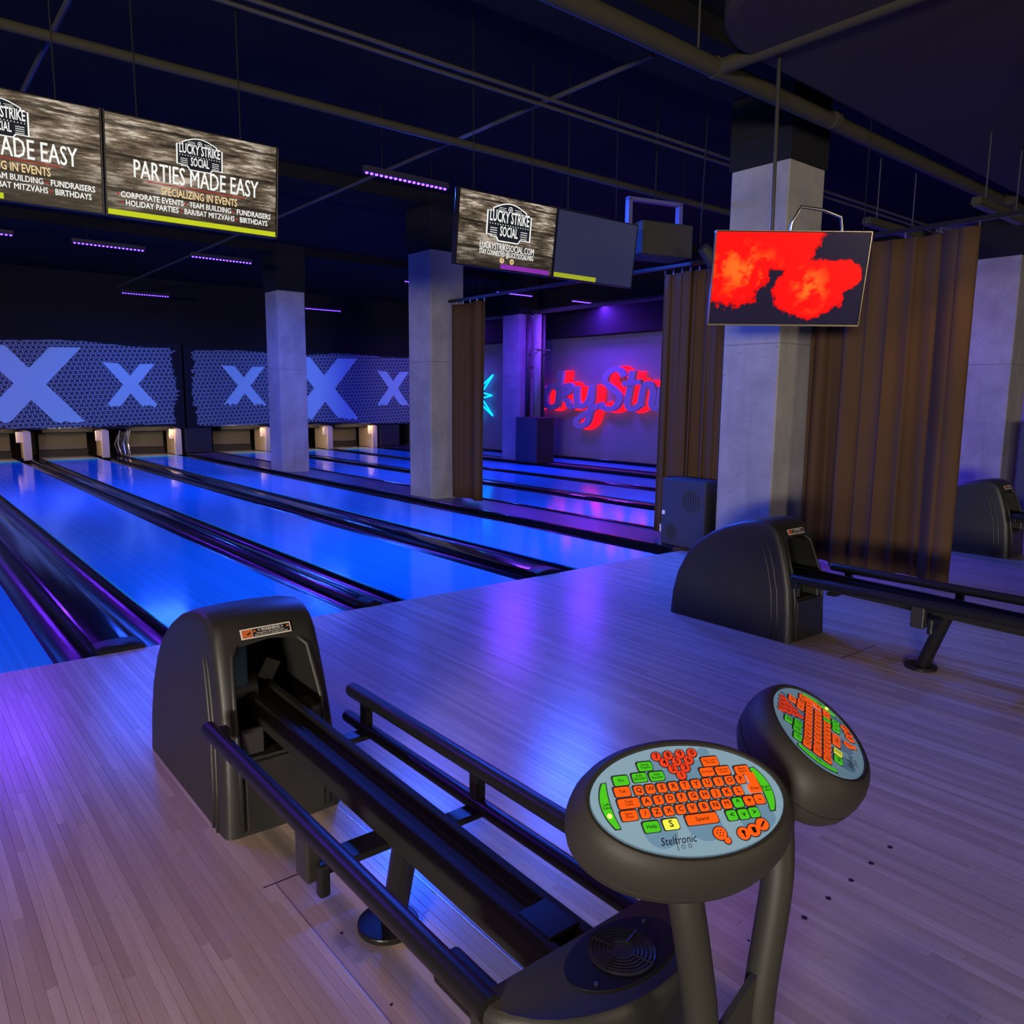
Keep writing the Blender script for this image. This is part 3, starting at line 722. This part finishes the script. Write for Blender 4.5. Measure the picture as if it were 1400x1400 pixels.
# ------------------------------------------------------------------ lane screens
def badge(t, cx, cz, wd, rat=.76):
    ht = wd*rat; y = -.003
    def shape(s):
        w2, h2 = wd/2*s, ht/2*s
        p = [(-w2*.80, -h2*.72), (-w2*.80, -h2*.80), (-w2*.55, -h2*.80), (-w2*.45, -h2), (w2*.45, -h2), (w2*.55, -h2*.80), (w2, -h2*.80), (w2, h2*.50), (w2*.76, h2*.50), (w2*.76, h2*.66)]
        for k in range(1, 8):
            a = k/8; p.append((w2*.76*(1-2*a), h2*(.66+.34*math.sin(PI*a))))
        p += [(-w2*.76, h2*.66), (-w2*.76, h2*.50), (-w2, h2*.50), (-w2, -h2*.72)]
        return [(cx+a, cz+b) for a, b in p]
    MB().prism(shape(1.06), 'y', y-.0005, y).build('badge_border', 'px_white', t)
    MB().prism(shape(1.0), 'y', y-.0015, y-.0006).build('badge', 'px_badge', t)
    R = (PI/2, 0, 0); yy = y-.0022
    text('lettering', 'LUCKY STRIKE', ht*.44, 'px_white', t, (cx, yy, cz+ht*.13), R, fit=wd*.93, bold=.012)
    text('lettering', 'SOCIAL', ht*.38, 'px_white', t, (cx, yy, cz-ht*.26), R, fit=wd*.42, bold=.012)
    mb = MB()
    for k in range(14): mb.disc((0, 0, 0), .001, .001, 4)
    mb = MB()
    for k in range(16): mb.box(cx-wd*.45+k*wd*.9/15-wd*.008, cx-wd*.45+k*wd*.9/15+wd*.008, yy, yy+.0004, cz-ht*.085, cz-ht*.06)
    for sx in (-1, 1):
        for k in range(4): mb.box(cx+sx*wd*.36-wd*.08, cx+sx*wd*.36+wd*.08, yy, yy+.0004, cz-ht*(.18+k*.06), cz-ht*(.195+k*.06))
        for k in range(3): mb.box(cx+sx*wd*(.18+.02*k)-wd*.08, cx+sx*wd*(.18+.02*k)+wd*.08, yy, yy+.0004, cz+ht*(.38-k*.045), cz+ht*(.37-k*.045))
    mb.build('badge_lines', 'px_white', t)['kind'] = 'stuff'
    mb = MB(); r = wd*.05; z0 = cz+ht*.36
    for k in range(20):
        a, b = 2*PI*k/20, 2*PI*(k+1)/20
        mb.quad((cx+r*math.cos(a), yy, z0+r*math.sin(a)), (cx+r*math.cos(b), yy, z0+r*math.sin(b)), (cx+r*.8*math.cos(b), yy, z0+r*.8*math.sin(b)), (cx+r*.8*math.cos(a), yy, z0+r*.8*math.sin(a)))
    for k in range(5):
        a = PI/2+2*PI*k/5; mb.quad((cx, yy, z0), (cx+r*.25*math.cos(a+.6), yy, z0+r*.25*math.sin(a+.6)), (cx+r*.62*math.cos(a), yy, z0+r*.62*math.sin(a)), (cx+r*.25*math.cos(a-.6), yy, z0+r*.25*math.sin(a-.6)))
    mb.build('badge_star', 'px_white', t)
def tv(label, x0, x1, screen, content, y=4.82, z0=2.45, z1=2.985, tilt=0.115, edge=False):
    wd = x1-x0; ht = (z1-z0); t = thing('hanging_screen', label, 'screen', ((x0+x1)/2, y, (z0+z1)/2), group='screens over the foul line')
    t.rotation_euler = (tilt, 0, 0)
    MB().box(-wd/2, wd/2, .004, .055, -ht/2, ht/2).build('casing', 'tv_body', t, bevel=.006)
    sw, sh = wd/2-.010, ht/2-.010
    MB().box(-sw, sw, -.0, .004, -sh, sh).build('display', screen, t)
    for a in ((-wd/2, -wd/2+.008), (wd/2-.008, wd/2)): MB().box(*a, -.004, .004, -ht/2, ht/2).build('bezel', 'tv_body', t)
    if edge: MB().box(wd/2, wd/2+.004, .0, .05, -ht/2+.01, ht/2-.01).build('edge_trim', 'chrome', t)
    R = (PI/2, 0, 0); X = lambda u: -sw+2*sw*u; Z = lambda v: sh-2*sh*v; yy = -.003
    if content == 'parties':
        badge(t, X(.52), Z(.25), .245, .68)
        text('lettering', 'PARTIES MADE EASY', .135, 'px_white', t, (X(.51), yy-.003, Z(.515)), R, fit=.70, bold=.014)
        MB().box(X(.21), X(.80), yy, yy+.0005, Z(.622), Z(.612)).build('underline', 'px_red', t)
        text('lettering', 'SPECIALIZING IN EVENTS', .058, 'px_cream', t, (X(.52), yy, Z(.69)), R, fit=.43, bold=.016)
        for (wds, u0, u1, v) in (('CORPORATE EVENTS', .07, .42, .785), ('TEAM BUILDING', .455, .71, .785), ('FUNDRAISERS', .745, .965, .785),
                                 ('HOLIDAY PARTIES', .095, .39, .865), ('BAR/BAT MITZVAHS', .425, .73, .865), ('BIRTHDAYS', .765, .945, .865)):
            text('lettering', wds, .042, 'px_white', t, (X((u0+u1)/2), yy, Z(v)), R, fit=(u1-u0)*2*sw, bold=.016)
        mb = MB()
        for (u, v) in ((.055, .785), (.435, .785), (.725, .785), (.075, .865), (.405, .865), (.745, .865)): mb.prism([(X(u)+.006*math.cos(2*PI*k/10), Z(v)+.006*math.sin(2*PI*k/10)) for k in range(10)], 'y', yy, yy+.0005)
        mb.build('bullet_dots', 'px_red', t)['kind'] = 'stuff'
    if content == 'social':
        badge(t, X(.50), Z(.345), .41, .65)
        text('lettering', 'LUCKYSTRIKESOCIAL.COM', .072, 'px_white', t, (X(.50), yy, Z(.70)), R, fit=.53, bold=.015)
        text('lettering', 'STAY CONNECTED @LUCKYSOCIALWBG', .052, 'px_white', t, (X(.50), yy, Z(.79)), R, fit=.53, bold=.015)
        for u, s in ((.45, 'f'), (.555, 'o')):
            MB().prism([(X(u)+.021*math.cos(2*PI*k/20), Z(.88)+.021*math.sin(2*PI*k/20)) for k in range(20)], 'y', yy, yy+.0005).build('icon_disc', 'px_gold', t)
            text('lettering', s, .035, 'px_badge', t, (X(u), yy-.001, Z(.878)), R, bold=.02)
        MB().box(X(.44), X(.97), yy, yy+.0005, Z(.995), Z(.93)).build('colour_bar', 'px_purple', t)
    if content in ('parties', 'parties_short'): MB().box(X(0), X(1 if content == 'parties' and x0 > 1 else .52), yy, yy+.0005, Z(.998), Z(.945)).build('colour_bar', 'px_yellow', t)
    if content == 'idle': MB().box(X(0), X(.52), yy, yy+.0005, Z(.998), Z(.93)).build('colour_bar', 'px_yolive', t)
    for k in (-.3, .3):
        zt = ZC-(z0+z1)/2
        MB().tube([(k*wd, .07, .1), (k*wd, .07+.115*zt*.98, zt*.995)], .004, 6).build('hanging_wire', 'black_paint', t)
    MB().box(-.15, .15, .055, .085, -.12, .14).build('mount_plate', 'tv_body', t, bevel=.004)
tv('leftmost screen with party slogan, cut by the picture edge', .105, 1.072, 'screen_wood', 'parties')
tv('screen with full party slogan and yellow bar at upper left', 1.080, 2.045, 'screen_wood', 'parties', edge=True)
tv('screen with badge logo and purple bar right of the LED bar', 3.40, 4.352, 'screen_wood', 'social')
tv('dark idle screen with short yellow bar', 4.360, 5.300, 'screen_idle', 'idle', edge=True)
# red smoke screen, on two bent poles
D = 5.2
c = (at(977, 323, D-.06)+at(1190, 320, D-.06)+at(1173, 440, D+.03)+at(972, 440, D+.03))/4
p0 = at(974, 381, D); p1 = at(1182, 380, D); axis = (p1-p0); rz = math.atan2(axis.y, axis.x)+.0
t = thing('smoke_screen', 'screen showing red smoke clouds, hung before the nearest column', 'screen', c, rz)
t.rotation_euler = (.20, 0, rz)
wd, ht = 1.02, .60
MB().box(-wd/2, wd/2, .004, .05, -ht/2, ht/2).build('casing', 'tv_body', t, bevel=.006)
MB().box(-wd/2+.008, wd/2-.008, 0, .004, -ht/2+.008, ht/2-.008).build('display', 'screen_smoke', t)
MB().box(-wd/2, wd/2, -.004, .004, -ht/2-.006, -ht/2+.004).build('bezel', 'chrome', t)
for a in ((-wd/2-.003, -wd/2+.002), (wd/2-.002, wd/2+.003)): MB().box(*a, -.004, .004, -ht/2, ht/2).build('bezel', 'chrome', t)
MB().box(-wd/2, wd/2, -.003, .004, ht/2-.002, ht/2+.002).build('bezel', 'chrome', t)
MB().tube([(-.12, .06, 0), (-.12, .08, ht/2), (-.11, .46, 1.7)], .013, 8).build('hanging_pole', 'dull_metal', t, smooth=True)
loop = [(.0, .07, .1), (.0, .07, ht/2+.05), (.05, .07, ht/2+.15), (.20, .07, ht/2+.13), (.32, .07, ht/2+.09), (.34, .07, ht/2), (.34, .07, .1)]
MB().tube(loop, .011, 8).build('cable_loop', 'steel', t, smooth=True)

# ------------------------------------------------------------------ ball return
def ball_return(cx, label):
    t = thing('ball_return', label, 'ball return', (cx, 2.47, 0), group='ball returns')
    Y = lambda y: y-2.47
    prof = [(2.47, 0), (2.475, .15), (2.495, .33), (2.53, .47), (2.565, .58), (2.595, .66), (2.63, .705), (2.68, .73), (2.75, .735), (2.86, .715), (2.98, .675), (3.10, .615), (3.22, .53), (3.30, .43), (3.365, .30), (3.40, .15), (3.41, 0)]
    cy, cz = 2.92, .30
    def inset(e): return [(cy+(y-cy)*(1-e/.47), max(0, cz+(z-cz)*(1-e/.43) if z > 0 else 0)) for y, z in prof]
    slices = [(-.212, .045), (-.208, .018), (-.196, .005), (-.17, 0), (-.05, -.006), (.05, -.006), (.17, 0), (.196, .005), (.208, .018), (.212, .045)]
    rings = []
    for x, e in slices:
        rings.append([(x*(1-.13*max(z, 0)/.735), Y(y), z) for y, z in inset(e)])
    hood = MB().loft(rings).build('hood_shell', 'hood', t)
    op = []
    for (x, z) in ((-.150, .265), (.150, .265), (.150, .42), (.132, .60), (.10, .63), (0, .642), (-.10, .63), (-.132, .60), (-.150, .42)): op.append((x, z))
    cutter = MB().prism(op, 'y', -.3, .52).build('cutter', 'hood', t)
    bo = hood.modifiers.new('cut', 'BOOLEAN'); bo.object = cutter; bo.operation = 'DIFFERENCE'; bo.solver = 'EXACT'
    dg = bpy.context.evaluated_depsgraph_get(); me = bpy.data.meshes.new_from_object(hood.evaluated_get(dg))
    hood.modifiers.clear(); hood.data = me; bpy.data.objects.remove(cutter)
    for p in me.polygons: p.use_smooth = True
    me.set_sharp_from_angle(angle=math.radians(38))
    # moulded ribs that follow the front edge over both flanks
    for off in (.085, .125):
        for s in (-1, 1):
            pts = []
            for y, z in prof[:8]:
                k = min(1, max(0, (z-.55)/.18)); pts.append((s*(.212*(1-.13*z/.735)-.012*k), Y(y+off+.03*k), max(.0, z*.96)))
            MB().tube(pts, .008, 6).build('moulded_rib', 'hood', t, smooth=True)
    for s in (-1, 1):      # rounded lip around the mouth
        MB().tube([(s*.156, .0, .02), (s*.156, .006, .26), (s*.155, .035, .42), (s*.137, .10, .60), (s*.10, .125, .636)], .010, 8).build('mouth_lip', 'hood', t, smooth=True)
    MB().box(-.142, .142, -.006, .02, .015, .255).build('front_panel', 'hood', t, bevel=.004)
    # machinery in the mouth
    MB().tube([(-.13, .30, .42), (-.02, .30, .42)], .13, 24).build('lift_wheel', 'satin_black', t, smooth='auto')
    MB().tube([(-.135, .30, .42), (-.125, .30, .42)], .085, 20).build('wheel_hub', 'grey_plastic', t, smooth='auto')
    MB().box(-.135, -.055, .17, .19, .46, .62).build('blue_guard', 'blue_part', t, bevel=.008)
    sb = MB().box(.02, .085, .26, .30, .46, .54).build('sensor_bracket', 'grey_plastic', t, bevel=.004); sb.rotation_euler = (0, 0.5, 0); sb.location = (-.23, 0, .06)
    MB().box(-.14, -.06, .03, .05, .27, .36).build('guide_plate', 'grey_plastic', t, bevel=.004)
    MB().box(.10, .145, .0, .12, .25, .40).build('ball_stop', 'hood', t, bevel=.012)
    # sticker above the mouth
    ny, nz = -.94, .34
    st_ = bpy.data.objects.new('warning_sticker', MB().box(-.095, .085, -.0012, 0, -.018, .018).mesh()); st_.data.materials.append(M['tag_white'])
    COL.objects.link(st_); st_.parent = t; st_.location = (.0, Y(2.590), .668); st_.rotation_euler = (-.52, 0, 0)
    MB().box(-.090, -.055, -.002, -.0013, -.014, .014).build('warning_panel', 'orange_print', st_)
    MB().box(-.053, .081, -.002, -.0013, -.014, .014).build('text_panel', 'k_ink', st_)
    text('lettering', '< WARNING >', .014, 'tag_white', st_, (.012, -.0024, .0065), (PI/2, 0, 0), bold=.02)
    text('lettering', 'Moving Parts. Keep Hands Clear', .0085, 'tag_white', st_, (.010, -.0024, -.0025), (PI/2, 0, 0), fit=.10)
    text('lettering', 'Refer All Service To Qualified Personnel', .0085, 'tag_white', st_, (.012, -.0024, -.0095), (PI/2, 0, 0), fit=.118)
    for x in (-.046, .074): MB().prism([(x-.006, .002), (x+.006, .002), (x, .012)], 'y', -.0026, -.0021).build('warning_triangle', 'orange_print', st_)
    MB().prism([(-.084, -.006), (-.07, .001), (-.06, .006), (-.062, -.001), (-.070, -.006), (-.075, -.002)], 'y', -.0026, -.0021).build('hazard_mark', 'k_ink', st_)
    # rails
    E0 = Y(.99)
    def rail(x, z, y0, r=.026):
        n = 12; pts = [(x, y0+.012, z), (x, y0, z), (x, E0, z)]
        MB().tube([(x, y0+.014, z), (x, y0+.010, z), (x, y0, z), (x, E0-.03, z)], [r*.5, r*.85, r, r], 14).build('ball_rail', 'rail', t, smooth='auto')
    rail(-.265, .43, Y(2.43)); rail(.262, .425, Y(2.47)); rail(.258, .315, Y(2.50), .023)
    # centre track
    def sec(y, z): return [(-.060, y, z-.085), (.060, y, z-.085), (.064, y, z-.01), (.056, y, z+.006), (.034, y, z+.004), (.026, y, z-.022), (-.026, y, z-.022), (-.034, y, z+.004), (-.056, y, z+.006), (-.064, y, z-.01)]
    MB().loft([sec(Y(2.78), .435), sec(E0-.03, .395)]).build('centre_track', 'track', t, bevel=.003)
    MB().box(-.045, .045, Y(1.05), Y(1.16), .375, .405).build('track_stop', 'satin_black', t, bevel=.006)
    MB().box(-.262, -.20, Y(.99), Y(1.15), .36, .415).build('rail_stop', 'satin_black', t, bevel=.01)
    # cross bracket, posts and foot
    for (y) in (1.70, 2.36):
        MB().box(.05, .262, Y(y)-.03, Y(y)+.03, .285, .305).build('cross_plate', 'rail', t, bevel=.004)
        MB().box(.243, .273, Y(y)-.022, Y(y)+.022, .325, .415).build('rail_post', 'rail', t, bevel=.005)
    MB().box(-.255, -.05, Y(1.70)-.04, Y(1.70)+.04, .310, .330).build('cross_plate', 'rail', t, bevel=.004)
    MB().box(-.285, -.245, Y(1.70)-.035, Y(1.70)+.035, .30, .415).build('rail_post', 'hood', t, bevel=.006)
    MB().box(-.27, -.24, Y(1.64)-.015, Y(1.64)+.015, .275, .36).build('rail_lug', 'rail', t, bevel=.008)
    MB().box(-.25, -.20, Y(2.42), Y(2.46), .36, .42).build('rail_clip', 'rail', t, bevel=.004)
    MB().tube([(0.015, Y(1.77), .02), (-.005, Y(1.66), .33)], .036, 16).build('leg', 'rail', t, smooth='auto')
    MB().disc((0.0, Y(1.775), 0), .086, .018, 36).build('foot_disc', 'rail', t, bevel=.004)
    # rounded end cap with fan
    pts = []
    for k in range(17):
        a = PI+PI*k/16; pts.append((.285*math.cos(a), E0+.195*math.sin(a)))
    prof2 = [(.86, .22), (.93, .245), (.985, .30), (1, .36), (1, .415), (.985, .432), (.95, .44)]
    mb = MB().loft([[(x*s, E0+(y-E0)*s, z) for x, y in pts] for s, z in prof2])
    ec = mb.build('end_cap', 'hood', t, smooth='auto', bevel=0)
    fx, fy, fz = 0.01, E0-.083, .4405
    MB().disc((fx, fy, fz-.001), .132, .003, 40, ry=.074).build('fan_plate', 'satin_black', ec)
    MB().disc((fx, fy, fz+.0015), .064, .0012, 36).build('fan_hole', 'pit', ec)
    mb = MB()
    for r in (.064, .056, .048, .040, .032, .024):
        mb.tube([(fx+r*math.cos(2*PI*k/36), fy+r*math.sin(2*PI*k/36), fz+.005) for k in range(37)], .0013, 5, False)
    for a in (.3, .3+PI/2, .3+PI, .3+1.5*PI): mb.tube([(fx+.02*math.cos(a), fy+.02*math.sin(a), fz+.005), (fx+.066*math.cos(a), fy+.066*math.sin(a), fz+.005)], .0016, 5)
    mb.build('fan_grille', 'rail', ec)
    for s in (-1, 1): MB().disc((fx+s*.098, fy+s*.030, fz+.002), .0045, .003, 10).build('screw', 'steel', ec)
    MB().tube([(0, E0-.085, .0), (0, E0-.085, .24)], .05, 16).build('pedestal', 'rail', t, smooth='auto')
    MB().disc((0, E0-.085, 0), .10, .016, 32).build('foot_disc', 'rail', t, bevel=.004)
    return t
br = ball_return(1.01, 'nearest black ball return with rails and rounded fan end cap')
b2 = copy_tree(br); b2.location = (4.46, 2.50, 0); b2['label'] = 'second black ball return, in front of the nearest column'
b3 = copy_tree(br); b3.location = (8.50, 2.66, 0); b3['label'] = 'third black ball return, half hidden right of the wide curtain'

# ------------------------------------------------------------------ keypad consoles
PK = .019
KEYS = []   # (u, v, w, h, material, legend, legend size)
def krow(s, u0, v): 
    for i, ch in enumerate(s): KEYS.append((u0+i, v, .74, .76, 'k_orange', ch, .60))
krow('QWERTYUIOP', -3.86, -1.10); krow('ASDFGHJKL', -3.53, -.08); krow('/ZXCVBNM', -4.03, .94)
for (u, v, s) in ((3.97, .94, 'k_green^'), (4.97, .90, 'k_orange+'), (5.92, .86, 'k_orange-')):
    KEYS.append((u, v, .80, .80, s[:-1], s[-1], .7))
for (u, v, s) in ((2.97, 1.96, '<'), (3.97, 1.98, 'v'), (4.93, 1.94, '>')): KEYS.append((u, v, .80, .80, 'k_green', s, .66))
KEYS += [(-5.25, -1.14, 1.28, .80, 'k_orange', 'Tab', .40), (-5.05, -.08, 1.75, .80, 'k_orange', 'Caps\nLock', .34), (-5.35, .96, 1.30, .80, 'k_orange', 'Spec.\nKeys', .34),
         (-5.05, -2.14, 1.25, .80, 'k_green', 'Esc', .40), (-3.40, -2.24, 1.2, .76, 'k_green', 'Edit\nBowler', .34), (-1.90, -2.20, 1.2, .76, 'k_green', 'Add\nBowler', .34), (-2.60, -3.22, 1.2, .76, 'k_green', 'Swap\nTeams', .34),
         (2.55, -2.10, 1.15, .76, 'k_orange', 'Re-Rack', .30), (3.95, -2.05, 1.2, .76, 'k_orange', 'Correct\nScore', .30), (5.65, -1.92, 1.2, .76, 'k_orange', 'Back\nSpace', .32), (3.20, -3.05, 1.4, .82, 'k_orange', 'Ent. Lane\nPhrase', .30),
         (.39, 1.95, 2.6, .82, 'k_orange', 'Space', .5), (-2.28, 2.08, 1.2, .84, 'k_yellow', 'S', .8), (-3.90, 2.10, 1.25, .84, 'k_green', 'Help', .46)]
ROUND = [(-1.30, -4.05, '7'), (-.22, -4.05, '8'), (.86, -4.05, '9'), (1.94, -4.05, '0'), (-.80, -3.38, '4'), (.30, -3.38, '5'), (1.38, -3.38, '6'), (-.28, -2.72, '2'), (.82, -2.72, '3'), (.22, -2.06, '1')]
KM = {}
def rrect(w, h, r, n=3):
    p = []
    for (sx, sy, a0) in ((1, 1, 0), (-1, 1, PI/2), (-1, -1, PI), (1, -1, 1.5*PI)):
        for k in range(n+1):
            a = a0+PI/2*k/n; p.append((sx*(w/2-r)+r*math.cos(a), sy*(h/2-r)+r*math.sin(a)))
    return p
def key_mesh(w, h, m):
    k = (w, h, m)
    if k not in KM:
        P = rrect(w*PK, h*PK, .0028); KM[k] = MB().prism(P, 'z', 0, .0022).mesh('key'); KM[k].materials.append(M[m])
    return KM[k]
def edge_shadow_mesh(w, h):
    k = (w, h, 'edge')
    if k not in KM:
        P = [(x-.0006, y+.0008) for x, y in rrect(w*PK+.0040, h*PK+.0042, .0035)]; KM[k] = MB().prism(P, 'z', 0, .0007).mesh('key_well'); KM[k].materials.append(M['k_edge'])  # dark key outline, shifted up-left to paint in the key's shadow
    return KM[k]
def disc_mesh(r, m, h=.002):
    k = (r, m, h)
    if k not in KM:
        KM[k] = MB().disc((0, 0, 0), r, h, 20).mesh('round_key'); KM[k].materials.append(M[m])
    return KM[k]
def put(name, me, parent, loc):
    o = bpy.data.objects.new(name, me); COL.objects.link(o); o.parent = parent; o.location = loc; return o
def console(label, pos, th, tau, led_side, posts):
    t = thing('keypad_console', label, 'console', (posts[0][0], posts[0][1], 0), group='keypad consoles on posts')
    B = Vector(t.location)
    Mx = Matrix.Translation(Vector(pos)-B) @ Matrix.Rotation(th, 4, 'Z') @ Matrix.Rotation(tau, 4, 'X')
    def child(o):
        o.parent = t; o.matrix_local = Mx @ o.matrix_local; return o
    A_, B_ = 8.07*PK, 4.86*PK
    def ring(a, b, z, n=56): return [(a*math.cos(2*PI*k/n), b*math.sin(2*PI*k/n), z) for k in range(n)]
    prof = [(.002, -.003), (.004, .0025), (.009, .003), (.016, -.002), (.024, -.014), (.030, -.032), (.0315, -.050), (.030, -.064)]
    child(MB().loft([ring(A_+e, B_+e, z) for e, z in prof], False, True).build('upper_housing', 'console', None, smooth='auto'))
    prof = [(.0275, -.064), (.0275, -.067), (.0295, -.068), (.026, -.084), (.015, -.100), (-.004, -.112), (-.03, -.119)]
    child(MB().loft([ring(A_+e, B_+e, z) for e, z in prof], True, True).build('lower_housing', 'console', None, smooth='auto'))
    plate = child(MB().loft([ring(A_+.002, B_+.002, -.004), ring(A_+.002, B_+.002, 0)]).build('keypad_plate', 'plate', None))
    # pale printed bowling shapes on the plate
    prints = []
    for (u, v, r) in ((-3.3, 2.6, 1.35), (.4, 2.3, 1.5), (5.0, 2.2, 1.6), (-.6, -2.6, 1.9), (1.6, -2.2, 1.3), (-5.2, -.9, .7), (3.0, -4.0, .5)):
        s = MB(); pts = [(max(-8, min(8, u+r*math.cos(2*PI*k/24)))*PK, -(v+r*math.sin(2*PI*k/24))*PK) for k in range(24)]
        pts = [(x*min(1, .99/max(1e-6, math.hypot(x/A_, y/B_))), y*min(1, .99/max(1e-6, math.hypot(x/A_, y/B_)))) for x, y in pts]
        zz = .0002+.00003*len(prints)
        prints.append(s.prism(pts, 'z', 0, zz).build('printed_ball', 'plate_blue', plate))
    for (u, v, wd, hh, m, lg, sz) in KEYS:
        loc = (u*PK, -v*PK, .0003)
        put('key_well', edge_shadow_mesh(wd, hh), plate, loc)
        k = put('key', key_mesh(wd, hh, m), t, (0, 0, 0)); k.matrix_local = Mx @ Matrix.Translation(loc)
        text('key_legend', lg, sz*PK, 'k_ink', k, (0, 0, .0024), bold=.008 if lg in 'MW' else .02 if len(lg) == 1 else .008)
    # the tall enter key
    P = [(u*PK, v*PK) for u, v in ((-.62, -.85), (.45, -.85), (.45, .98), (-.30, .98), (-.30, -.12), (-.62, -.12))]
    k = MB().prism(P, 'z', 0, .0022).build('key', 'k_orange', None); k.parent = t; k.matrix_local = Mx @ Matrix.Translation((6.05*PK, .62*PK, .0003))
    text('key_legend', 'Enter', .36*PK, 'k_ink', k, (-.06*PK, -.5*PK, .0024), bold=.01)
    for (u, v, s) in ROUND:
        loc = (u*PK, -v*PK, .0003); put('key_well', disc_mesh(.40*PK+.0018, 'k_edge', .0007), plate, loc)
        k = put('round_key', disc_mesh(.40*PK, 'k_red'), t, (0, 0, 0)); k.matrix_local = Mx @ Matrix.Translation(loc)
        text('key_legend', s, .66*PK, 'k_ink', k, (0, 0, .0022), bold=.02)
    for (u, v, r) in ((1.35, 3.30, .52), (1.72, 3.95, .24), (3.25, 3.55, .5), (4.20, 3.38, .5), (5.12, 3.0, .5)):
        loc = (u*PK, -v*PK, .0003); put('key_well', disc_mesh(r*PK+.0018, 'k_edge', .0007), plate, loc)
        k = put('round_key', disc_mesh(r*PK, 'k_orange'), t, (0, 0, 0)); k.matrix_local = Mx @ Matrix.Translation(loc)
        if r > .3:
            mb = MB()
            if u < 2:
                for j in range(7):
                    a = 2*PI*j/6; q = .25*PK if j < 6 else 0; mb.disc((q*math.cos(a), q*math.sin(a), .0021), .0011, .0003, 8)
            elif u < 3.6: mb.disc((0, .1*PK, .0021), .16*PK, .0003, 10); mb.box(-.06*PK, .06*PK, -.32*PK, 0, .0021, .0024)
            elif u < 4.5: mb.prism([(-.14*PK, -.25*PK), (.14*PK, -.25*PK), (.18*PK, .22*PK), (-.18*PK, .22*PK)], 'z', .0021, .0024)
            else: mb.prism([(-.28*PK, -.2*PK), (-.18*PK, -.28*PK), (.28*PK, .15*PK), (.18*PK, .28*PK)], 'z', .0021, .0024)
            mb.build('key_symbol', 'k_ink', k)
    # green lane keys at both ends
    for s, lg in ((-1, 'Left\nLane'), (1, 'Right\nLane')):
        for grow, m, z, nm in ((.10, 'k_edge', .0007, 'key_well'), (0, 'k_green', .0022, 'lane_key')):
            P = []
            for k in range(11):
                f = -1+2*k/10; P.append((s*(7.35-.62*f*f+grow)*PK*1.0, f*(1.95+grow)*PK+.05*PK))
            for k in range(11):
                f = 1-2*k/10; P.append((s*(6.42+.22*(1-f*f)-grow)*PK, f*(1.95+grow)*PK+.05*PK))
            k = MB().prism(P, 'z', 0, z).build(nm, m, None); k.parent = t; k.matrix_local = Mx @ Matrix.Translation((0, 0, .0003))
        text('key_legend', lg, .34*PK, 'k_ink', k, (s*6.95*PK, 0, .0024), bold=.01)
    k = put('lane_led', disc_mesh(.0032, 'led', .0035), t, (0, 0, 0)); k.matrix_local = Mx @ Matrix.Translation((led_side*6.95*PK, -.85*PK, .0005))
    text('printed_name', 'Steltronic', .92*PK, 'k_ink', plate, (-2.2*PK, -3.42*PK, .0008), shear=.3, xs=.82)
    mb = MB(); mb.tube([(-2.25*PK, -2.9*PK, .001), (-2.4*PK, -3.6*PK, .001), (-2.45*PK, -4.25*PK, .001)], .0004, 4)
    for u in (-2.0, -1.45): mb.tube([((u+.14*math.cos(2*PI*k/14))*PK, (-3.98+.14*math.sin(2*PI*k/14))*PK, .001) for k in range(15)], .0003, 4, False)
    mb.build('printed_flourish', 'k_ink', plate)
    # post
    pp = [Vector(q)-B for q in posts]
    pts = [tuple(pp[0])]
    full = []
    for a, b in zip(pp, pp[1:]):
        for k in range(8): full.append(a+(b-a)*k/8)
    full.append(pp[-1])
    sm = full[:]
    for _ in range(6): sm = [sm[0]]+[(sm[i-1]+sm[i]*2+sm[i+1])/4 for i in range(1, len(sm)-1)]+[sm[-1]]
    MB().tube(sm, .029, 18).build('post', 'console', t, smooth='auto')
    return t
n1 = Matrix.Rotation(-.4546, 3, 'Z') @ Matrix.Rotation(.4979, 3, 'X') @ Vector((0, 0, 1))
n2 = Matrix.Rotation(.5098, 3, 'Z') @ Matrix.Rotation(.5347, 3, 'X') @ Vector((0, 0, 1))
c1 = Vector((.9152, .6892, .8827)); c2 = Vector((1.3145, .7024, .8779))
k1 = console('keypad console with colourful lit keys facing the camera', c1, -.4546, .4979, -1, [(.998, .70, 0), (.998, .70, .30), (.994, .70, .46), (.936, .70, .70), c1-n1*.10+Vector((.005, .01, 0))])
k2 = console('keypad console behind, turned away to the right', c2, .5098, .5347, 1, [(1.163, .70, 0), (1.163, .70, .30), (1.165, .70, .42), (1.208, .70, .64), c2-n2*.10+Vector((-.02, .01, 0))])
MB().prism([(.0, .0), (.165, .0), (.165, .47), (.14, .46), (.0, .385)], 'y', -.006, .006).build('gusset', 'console', k1)
MB().box(-.09, .25, -.10, .065, 0, .012).build('base_plate', 'console', k1, bevel=.004)
